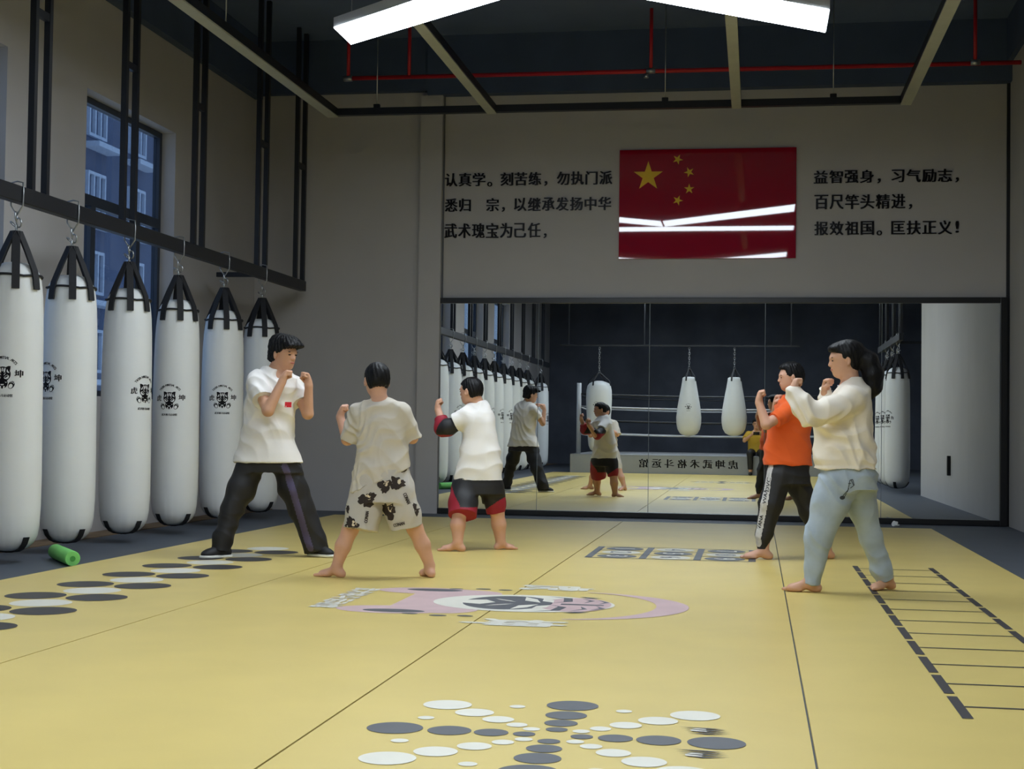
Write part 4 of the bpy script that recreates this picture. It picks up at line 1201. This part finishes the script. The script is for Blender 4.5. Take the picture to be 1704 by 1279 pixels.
# ---------------------------------------------------------------- boy in white T-shirt over dark sleeves
Y0 = 12.0; p = pt_fn(Y0)
kid = empty('person', (*p(800, 914)[:2], 0), 'boy in a white T-shirt with black and dark red sleeves and matching shorts', 'person')
C = p(783, 650, .0); fdir = (-.93, .34, -.05); H = .215
F = field([p(715, 920, -.35), p(860, 620, .5)], .1, .0058)
head(F, C, fdir, H, p(797, 677, .02), .052, 1.05)
F.loft(seg([(796, 672, 9, .05, 0), (796, 682, 22, .075, 0), (797, 700, 27, .12, 0), (799, 740, 27, .12, 0), (797, 800, 35, .13, 0)], Y0, .80), RW, DW, .03)
sl, el, wl = p(776, 698, -.05), p(739, 713, -.03), p(729, 682, .02)
F.chain([sl, el], [.050, .040], .02); F.chain([el, wl], [.042, .028], .015)
fist(F, wl, unit(p(727, 660, .03)-wl), (.8, .2, 0), (.1, .8, .3), .88)
sr, er, wr = p(810, 699, .14), p(792, 728, .36), p(776, 698, .44)
F.chain([sr, er], [.048, .040], .02); F.chain([er, wr], [.040, .027], .015)
fist(F, wr, unit(p(768, 680, .42)-wr), (.6, .3, 0), (.2, -.8, .3), .88)
aL, aR = p(762, 901, -.2), p(833, 901, .1)
for a, b, c, e in ((p(775, 805, -.05), p(765, 852, -.15), p(762, 873, -.18), aL), (p(816, 805, .03), p(827, 850, .07), p(830, 872, .09), aR)):
    F.chain([a, b], [.09, .060], .03); F.chain([b, c, e], [.057, .060, .040], .02)
foot(F, np.array([aL[0], aL[1], .078]), (-.99, .02), .92, 1)
foot(F, np.array([aR[0], aR[1], .078]), (.85, .45), .80, -1)
F.cut((0, 0, .003), (0, 0, -1))
solid('body', F, M['skin_kid'], kid); face_parts(C, fdir, H, kid)
hair_cap(C, fdir, H, kid, .24, .36, 1.04, .02, seed=5, rough=.003, front=.16)
F = field([p(715, 730, -.3), p(830, 680, .45)], .08, .006)
F.chain([p(762, 704, -.05), p(745, 711, -.04), p(737, 712, -.02)], [.058, .076, .076], .02)
F.cone(p(739, 712, -.02), p(733, 694, .01), .068, .056, .02, flat=True)
F.chain([p(802, 715, .24), p(794, 728, .33)], [.070, .068], .02); F.cone(p(794, 728, .33), p(785, 712, .38), .062, .052, .02, flat=True)
slv = solid('sleeves', F, M['black_cloth'], kid, dict(amp=.005, seed=2, freq=18))
e0 = p(741, 711, -.03); m0 = p(734, 700, 0); e1 = p(793, 727, .34)
faces_where(slv, lambda c: ((c-np.array(e0))@unit(np.array(m0)-np.array(e0)-np.array([.03, 0, .01])) > .025) | (c[:, 2] < e0[2]-.060) | (np.linalg.norm(c-np.array(e1), axis=1) < .05), M['red_cloth'])
F = field([p(750, 805, -.3), p(842, 660, .3)], .1, .0065)
F.loft(seg([(796, 667, 11, .06, .02), (795, 674, 21, .085, .02), (793, 685, 30, .13, .02), (796, 702, 30, .15, .02), (799, 730, 31, .15, .02), (799, 760, 35, .15, .0), (797, 785, 40, .155, 0), (796, 799, 42, .16, 0)], Y0, 1), RW, DW, .03)
F.cone(p(780, 695, -.05), p(757, 704, -.05), .076, .080, .03, flat=True); F.cone(p(806, 696, .12), p(800, 712, .24), .080, .080, .03, flat=True)
solid('t_shirt', F, M['tee_white'], kid, dict(amp=.018, seed=12, dirn=(-.5, .2, .9), freq=14))
F = field([p(742, 865, -.35), p(845, 790, .3)], .1, .0065)
F.loft(seg([(796, 790, 38, .14, 0), (796, 806, 41, .15, 0), (796, 822, 42, .15, 0)], Y0, 1), RW, DW, .03)
F.chain([p(774, 812, -.05), p(771, 838, -.11), p(770, 858, -.16)], [.112, .118, .122], .03, True)
F.chain([p(817, 812, .03), p(822, 836, .06), p(824, 853, .07)], [.104, .092, .082], .03, True)
F.ell(p(802, 858, -.03), (.022, .25, .10), None, .015, 'sub')
sho = solid('shorts', F, M['black_cloth'], kid, dict(amp=.005, seed=13, dirn=(.6, .2, .3), freq=14))
zb1 = p(770, 858, -.16)[2]; xa, xb = p(753, 806, -.08), p(772, 840, -.14); xc = p(812, 845, .05)[0]; xd = p(836, 832, .06)
zb2 = p(824, 853, .07)[2]; mid = p(803, 830, 0)[0]
def redf(c):
    z = c[:, 2]; t = np.clip((z-xb[2])/(xa[2]-xb[2]), 0, 1); bound = xb[0]+(xa[0]-xb[0])*t
    left = (c[:, 0] < mid) & ((z < zb1+.075) | (c[:, 0] < bound-.01))
    right = (c[:, 0] >= mid) & (z < zb2+.035+.09*np.clip((c[:, 0]-xc)/.13, 0, 1.6))
    return left | right
faces_where(sho, redf, M['red_cloth'])

# ---------------------------------------------------------------- boy in orange T-shirt
Y0 = 11.95; p = pt_fn(Y0)
ob = empty('person', (*p(1310, 928)[:2], 0), 'boy in an orange T-shirt and black trousers with a pale side stripe', 'person')
C = p(1315, 627, .0); fdir = (-.97, -.16, -.05); H = .218
F = field([p(1225, 935, -.4), p(1395, 590, .4)], .1, .006)
head(F, C, fdir, H, p(1322, 660, .0), .050, 1.05)
F.loft(seg([(1322, 656, 10, .05, 0), (1320, 668, 22, .10, 0), (1317, 690, 26, .125, 0), (1312, 740, 29, .125, 0), (1311, 790, 32, .13, 0)], Y0, .80), RW, DW, .03)
sl, el, wl = p(1312, 684, -.14), p(1275, 706, -.24), p(1263, 670, -.22)
F.chain([sl, el], [.048, .040], .02); F.chain([el, wl], [.042, .030], .015)
fist(F, wl, unit(p(1264, 643, -.22)-wl), (.85, .1, 0), (0, .9, .2), .95)
sr, er, wr = p(1316, 684, .13), p(1288, 712, .16), p(1291, 676, .06)
F.chain([sr, er], [.048, .040], .02); F.chain([er, wr], [.040, .028], .015)
fist(F, wr, unit(p(1295, 650, .03)-wr), (.6, -.4, 0), (.3, -.8, .2), .95)
aF, aB = p(1271, 914, -.1), p(1376, 912, .1)
F.chain([p(1300, 790, -.05), p(1283, 845, -.08)], [.085, .058], .03); F.chain([p(1283, 845, -.08), p(1277, 876, -.09), aF], [.052, .050, .034], .02)
F.chain([p(1325, 790, .05), p(1350, 850, .08)], [.085, .058], .03); F.chain([p(1350, 850, .08), p(1364, 880, .09), aB], [.052, .050, .034], .02)
foot(F, np.array([aF[0], aF[1], .078]), (-1, -.05), 1.02, -1)
foot(F, np.array([aB[0], aB[1], .078]), (-.80, -.45), .98, 1)
F.cut((0, 0, .003), (0, 0, -1))
solid('body', F, M['skin_kid'], ob); face_parts(C, fdir, H, ob)
def spiky(F, C, f, r, u):
    F.ell(C+u*.36*H+f*.02*H, (.36*H, .30*H, .15*H), [f, r, u], .03)
hair_cap(C, fdir, H, ob, .29, .36, 1.04, .03, spiky, seed=6, rough=.005, front=.17)
F = field([p(1265, 780, -.35), p(1355, 645, .35)], .1, .0065)
F.loft(seg([(1322, 653, 11, .055, 0), (1321, 661, 22, .10, 0), (1318, 676, 29, .14, 0), (1314, 711, 35, .155, 0), (1311, 740, 39, .16, 0), (1311, 774, 40.5, .165, 0)], Y0, 1), RW, DW, .03)
F.cone(p(1313, 683, -.13), p(1289, 699, -.21), .076, .066, .03, flat=True)
F.cone(p(1316, 683, .12), p(1296, 704, .16), .074, .066, .03, flat=True)
solid('t_shirt', F, M['tee_orange'], ob, dict(amp=.014, seed=21, dirn=(.4, .2, .9), freq=14))
F = field([p(1250, 925, -.3), p(1400, 765, .3)], .1, .0065)
F.loft(seg([(1311, 765, 34, .14, 0), (1310, 785, 37, .15, 0), (1311, 805, 38, .15, 0)], Y0, 1), RW, DW, .03)
F.chain([p(1296, 795, -.06), p(1282, 838, -.09), p(1272, 888, -.1), p(1269, 902, -.1)], [.103, .096, .068, .058], .03)
F.cone(p(1269, 900, -.1), p(1269, 914, -.1), .052, .047, .01, flat=True)
F.chain([p(1324, 795, .05), p(1347, 848, .08), p(1368, 895, .1)], [.103, .088, .062], .03)
F.cone(p(1370, 897, .1), p(1375, 912, .1), .052, .046, .01, flat=True)
tr = solid('trousers', F, M['black_cloth'], ob, dict(amp=.011, seed=22, dirn=(.6, .2, .6), freq=14))
bv = bvh_of(tr)
line = [surf(bv, *q) for q in ((1281, 777), (1277, 800), (1271, 835), (1265, 870), (1261, 903))]; line = [q for q in line if q is not None]
stripe_faces(tr, line, .033, M['tape'])
for x, y, s_ in ((1278, 806, 'DVC'), (1273, 826, 'VVAA'), (1265, 868, 'VANA')):
    decal(tr, bv, x, y, [(fit_text(s_, 0, 0, .11, .022, 0, .001), 0)], [M['black_cloth']], 1.40, .003)

# ---------------------------------------------------------------- woman in cream jacket
Y0 = 9.62; p = pt_fn(Y0)
wom = empty('person', (*p(1400, 982)[:2], 0), 'woman with a black ponytail in a cream hooded jacket and pale blue jeans', 'person')
C = p(1405, 598, .0); fdir = (-.985, -.12, -.09); H = .226
F = field([p(1295, 990, -.4), p(1500, 560, .4)], .1, .006)
head(F, C, fdir, H, p(1416, 640, .0), .050)
F.loft(seg([(1416, 630, 13, .05, 0), (1416, 645, 28, .11, 0), (1408, 675, 36, .13, 0), (1404, 730, 38, .13, 0), (1408, 790, 40, .15, 0)], Y0, .80), RW, DW, .03)
sl, el, wl = p(1420, 668, -.16), p(1352, 692, -.26), p(1320, 652, -.22)
F.chain([sl, el], [.050, .042], .02); F.chain([el, wl], [.042, .026], .015)
fist(F, wl, unit(p(1324, 630, -.20)-wl), (.8, .35, 0), (.2, .9, .2), .9)
sr, er, wr = p(1414, 668, .15), p(1372, 696, .18), p(1373, 652, .10)
F.chain([sr, er], [.048, .040], .02); F.chain([er, wr], [.040, .026], .015)
fist(F, wr, unit(p(1376, 628, .07)-wr), (.7, -.6, 0), (.3, -.6, .4), .9)
aF, aB = p(1349, 966, -.1), p(1477, 960, .19)
F.chain([p(1396, 795, -.05), p(1364, 890, -.08)], [.10, .062], .03); F.chain([p(1364, 890, -.08), p(1356, 930, -.09), aF], [.055, .054, .036], .02)
F.chain([p(1424, 795, .05), p(1450, 890, .14)], [.10, .062], .03); F.chain([p(1450, 890, .14), p(1463, 925, .17), aB], [.055, .054, .036], .02)
foot(F, np.array([aF[0], aF[1], .075]), (-1, -.06), .98, -1)
foot(F, np.array([aB[0], aB[1], .075]), (-.75, -.65), .92, 1)
F.cut((0, 0, .003), (0, 0, -1))
solid('body', F, M['skin'], wom); face_parts(C, fdir, H, wom)
def pony(F, C, f, r, u):
    F.chain([p(1430, 588, 0), p(1446, 600, 0), p(1453, 622, 0), p(1454, 644, 0), p(1448, 664, 0)], [.045, .055, .063, .050, .012], .03)
    F.ell(C-f*.20*H+u*.22*H, (.36*H, .37*H, .30*H), [f, r, u], .03)
    F.ell(C+f*.22*H+u*.34*H, (.20*H, .30*H, .10*H), [f, r, u], .03)
hair_cap(C, fdir, H, wom, .22, 3.0, 1.06, .02, pony, seed=9, rough=.002, front=.10)
F = field([p(1300, 785, -.4), p(1465, 615, .4)], .1, .0065)
F.loft(seg([(1421, 626, 13, .06, 0), (1420, 634, 20, .08, 0), (1419, 645, 27, .12, 0), (1416, 658, 33, .155, 0), (1407, 682, 43, .17, 0), (1402, 711, 49, .175, 0), (1404, 740, 51, .18, 0), (1405, 764, 53, .185, 0), (1406, 774, 50, .175, 0), (1406, 780, 52, .18, 0)], Y0, 1), RW, DW, .03)
F.chain([p(1418, 664, -.15), p(1385, 682, -.22), p(1350, 690, -.26), p(1334, 676, -.25), p(1322, 657, -.22)], [.085, .082, .080, .078, .064], .03)
F.cone(p(1324, 660, -.225), p(1319, 645, -.215), .058, .042, .02, flat=True)
F.chain([p(1412, 668, .14), p(1374, 694, .18), p(1373, 668, .13)], [.08, .068, .058], .03); F.cone(p(1373, 668, .13), p(1373, 645, .10), .056, .044, .02, flat=True)
F.ell(p(1440, 652, 0), (.045, .10, .055), [unit([1, 0, -.5]), (0, 1, 0), unit([.5, 0, 1])], .02)
F.ell(p(1402, 620, 0), (.045, .05, .045), None, .01, 'sub')
hd = solid('hooded_jacket', F, M['hoodie'], wom, dict(amp=.019, seed=31, dirn=(.6, .3, .7), freq=15))
F = field([p(1325, 990, -.35), p(1495, 770, .4)], .1, .0065)
F.loft(seg([(1410, 772, 42, .15, 0), (1413, 790, 45, .165, 0), (1412, 815, 47, .165, 0)], Y0, 1), RW, DW, .03)
F.chain([p(1394, 805, -.06), p(1382, 838, -.07), p(1362, 893, -.08), p(1354, 945, -.09), p(1350, 974, -.1)], [.135, .116, .090, .064, .062], .03, True)
F.chain([p(1428, 805, .06), p(1437, 848, .09), p(1450, 895, .14), p(1466, 945, .18), p(1474, 966, .19)], [.115, .090, .076, .066, .062], .03, True)
je = solid('jeans', F, M['jeans'], wom, dict(amp=.014, seed=33, dirn=(.5, .2, .8), freq=14))
bv = bvh_of(je)
st = []
def stroke(a, b, w=.0022):
    dx, dy = b[0]-a[0], b[1]-a[1]; L_ = math.hypot(dx, dy); nx, ny = -dy/L_*w, dx/L_*w
    st.append([(a[0]+nx, a[1]+ny), (a[0]-nx, a[1]-ny), (b[0]-nx, b[1]-ny), (b[0]+nx, b[1]+ny)])
for a, b in (((-.03, -.05), (.0, -.01)), ((.0, -.01), (.012, .05)), ((.012, .05), (.03, .055)), ((.03, .055), (.04, .02)), ((.04, .02), (.015, .0)), ((.02, .05), (.035, .02)), ((.005, .0), (-.02, -.06)), ((.0, .03), (.02, .03))): stroke(a, b)
decal(je, bv, 1411, 812, [(st, 0), ([circ(-.032, -.06, .018, 20, .012)], 0)], [M['jeans_print']], 0, .003)

# ---------------------------------------------------------------- seated person taking the photo, seen in the mirror
ph = empty('person', (0.02, -0.5, RZ), 'person in a mustard T-shirt seated on the ring edge, seen in the mirror', 'person')
C = np.array([0.02, -.50, 1.20]); fdir = (0, 1, -.1); H = .235
F = Field((-.45, -.95, -.02), (.5, .25, 1.45), .007)
head(F, C, fdir, H, (0.02, -.58, 1.02), .055)
SQ = [((.02, -.60, 1.04), .07, .06), ((.02, -.61, .99), .18, .09), ((.02, -.62, .88), .18, .11), ((.02, -.63, .65), .16, .11), ((.02, -.64, .46), .18, .13)]
F.loft([(np.array(c), a, b) for c, a, b in SQ], (1, 0, 0), (0, 1, 0), .03)
for sg in (-1, 1):
    s0, e0, w0 = np.array([.02+.19*sg, -.60, .96]), np.array([.02+.27*sg, -.40, .80]), np.array([.02+.09*sg, -.20, .95])
    F.chain([s0, e0], [.05, .042], .02); F.chain([e0, w0], [.042, .029], .015)
    fist(F, w0, unit(np.array([.02+.07*sg, -.12, 1.0])-w0), (-sg, .2, .1), (0, -.3, 1), .92)
    F.chain([np.array([.02+.10*sg, -.60, .53]), np.array([.02+.14*sg, -.19, .50])], [.085, .06], .03)
    F.chain([np.array([.02+.14*sg, -.19, .49]), np.array([.02+.13*sg, -.22, .09])], [.055, .04], .02)
solid('body', F, M['skin'], ph); face_parts(C, fdir, H, ph)
hair_cap(C, fdir, H, ph, .2, .3, 1.07, .02, seed=11)
F = Field((-.45, -.95, .40), (.5, 0, 1.15), .008)
F.loft([(np.array((.02, -.60, 1.03)), .07, .07), (np.array((.02, -.61, 1.0)), .19, .11), (np.array((.02, -.62, .88)), .20, .14), (np.array((.02, -.63, .62)), .19, .15), (np.array((.02, -.64, .47)), .20, .16)], (1, 0, 0), (0, 1, 0), .03)
for sg in (-1, 1): F.cone((.02+.18*sg, -.60, .95), (.02+.25*sg, -.46, .84), .08, .075, .03, flat=True)
solid('t_shirt', F, M['tee_yellow'], ph, dict(amp=.006, seed=41, freq=14))
F = Field((-.3, -.95, .05), (.4, 0, .7), .008)
F.loft([(np.array((.02, -.63, .60)), .17, .13), (np.array((.02, -.62, .445)), .19, .16)], (1, 0, 0), (0, 1, 0), .03)
for sg in (-1, 1):
    F.chain([(.02+.10*sg, -.58, .525), (.02+.14*sg, -.19, .52)], [.095, .075], .03); F.chain([(.02+.14*sg, -.19, .50), (.02+.13*sg, -.22, .14)], [.075, .062], .03, True)
solid('trousers', F, M['black_cloth'], ph, dict(amp=.005, seed=42, freq=14))
for sg in (-1, 1):
    F = Field((.02+.13*sg-.12, -.4, -.02), (.02+.13*sg+.12, .1, .2), .006)
    F.ell((.02+.13*sg, -.23, .05), (.042, .055, .055), None, .02); F.ell((.02+.13*sg, -.12, .035), (.046, .10, .04), None, .03); F.cut((0, 0, .004), (0, 0, -1))
    solid('shoe', F, M['shoe'], ph)
tag(obj('smartphone', bevel(bxm(-.05, .09, -.062, -.054, .93, 1.005), .002), M['phone']), 'black smartphone held up sideways by the seated person', 'phone')
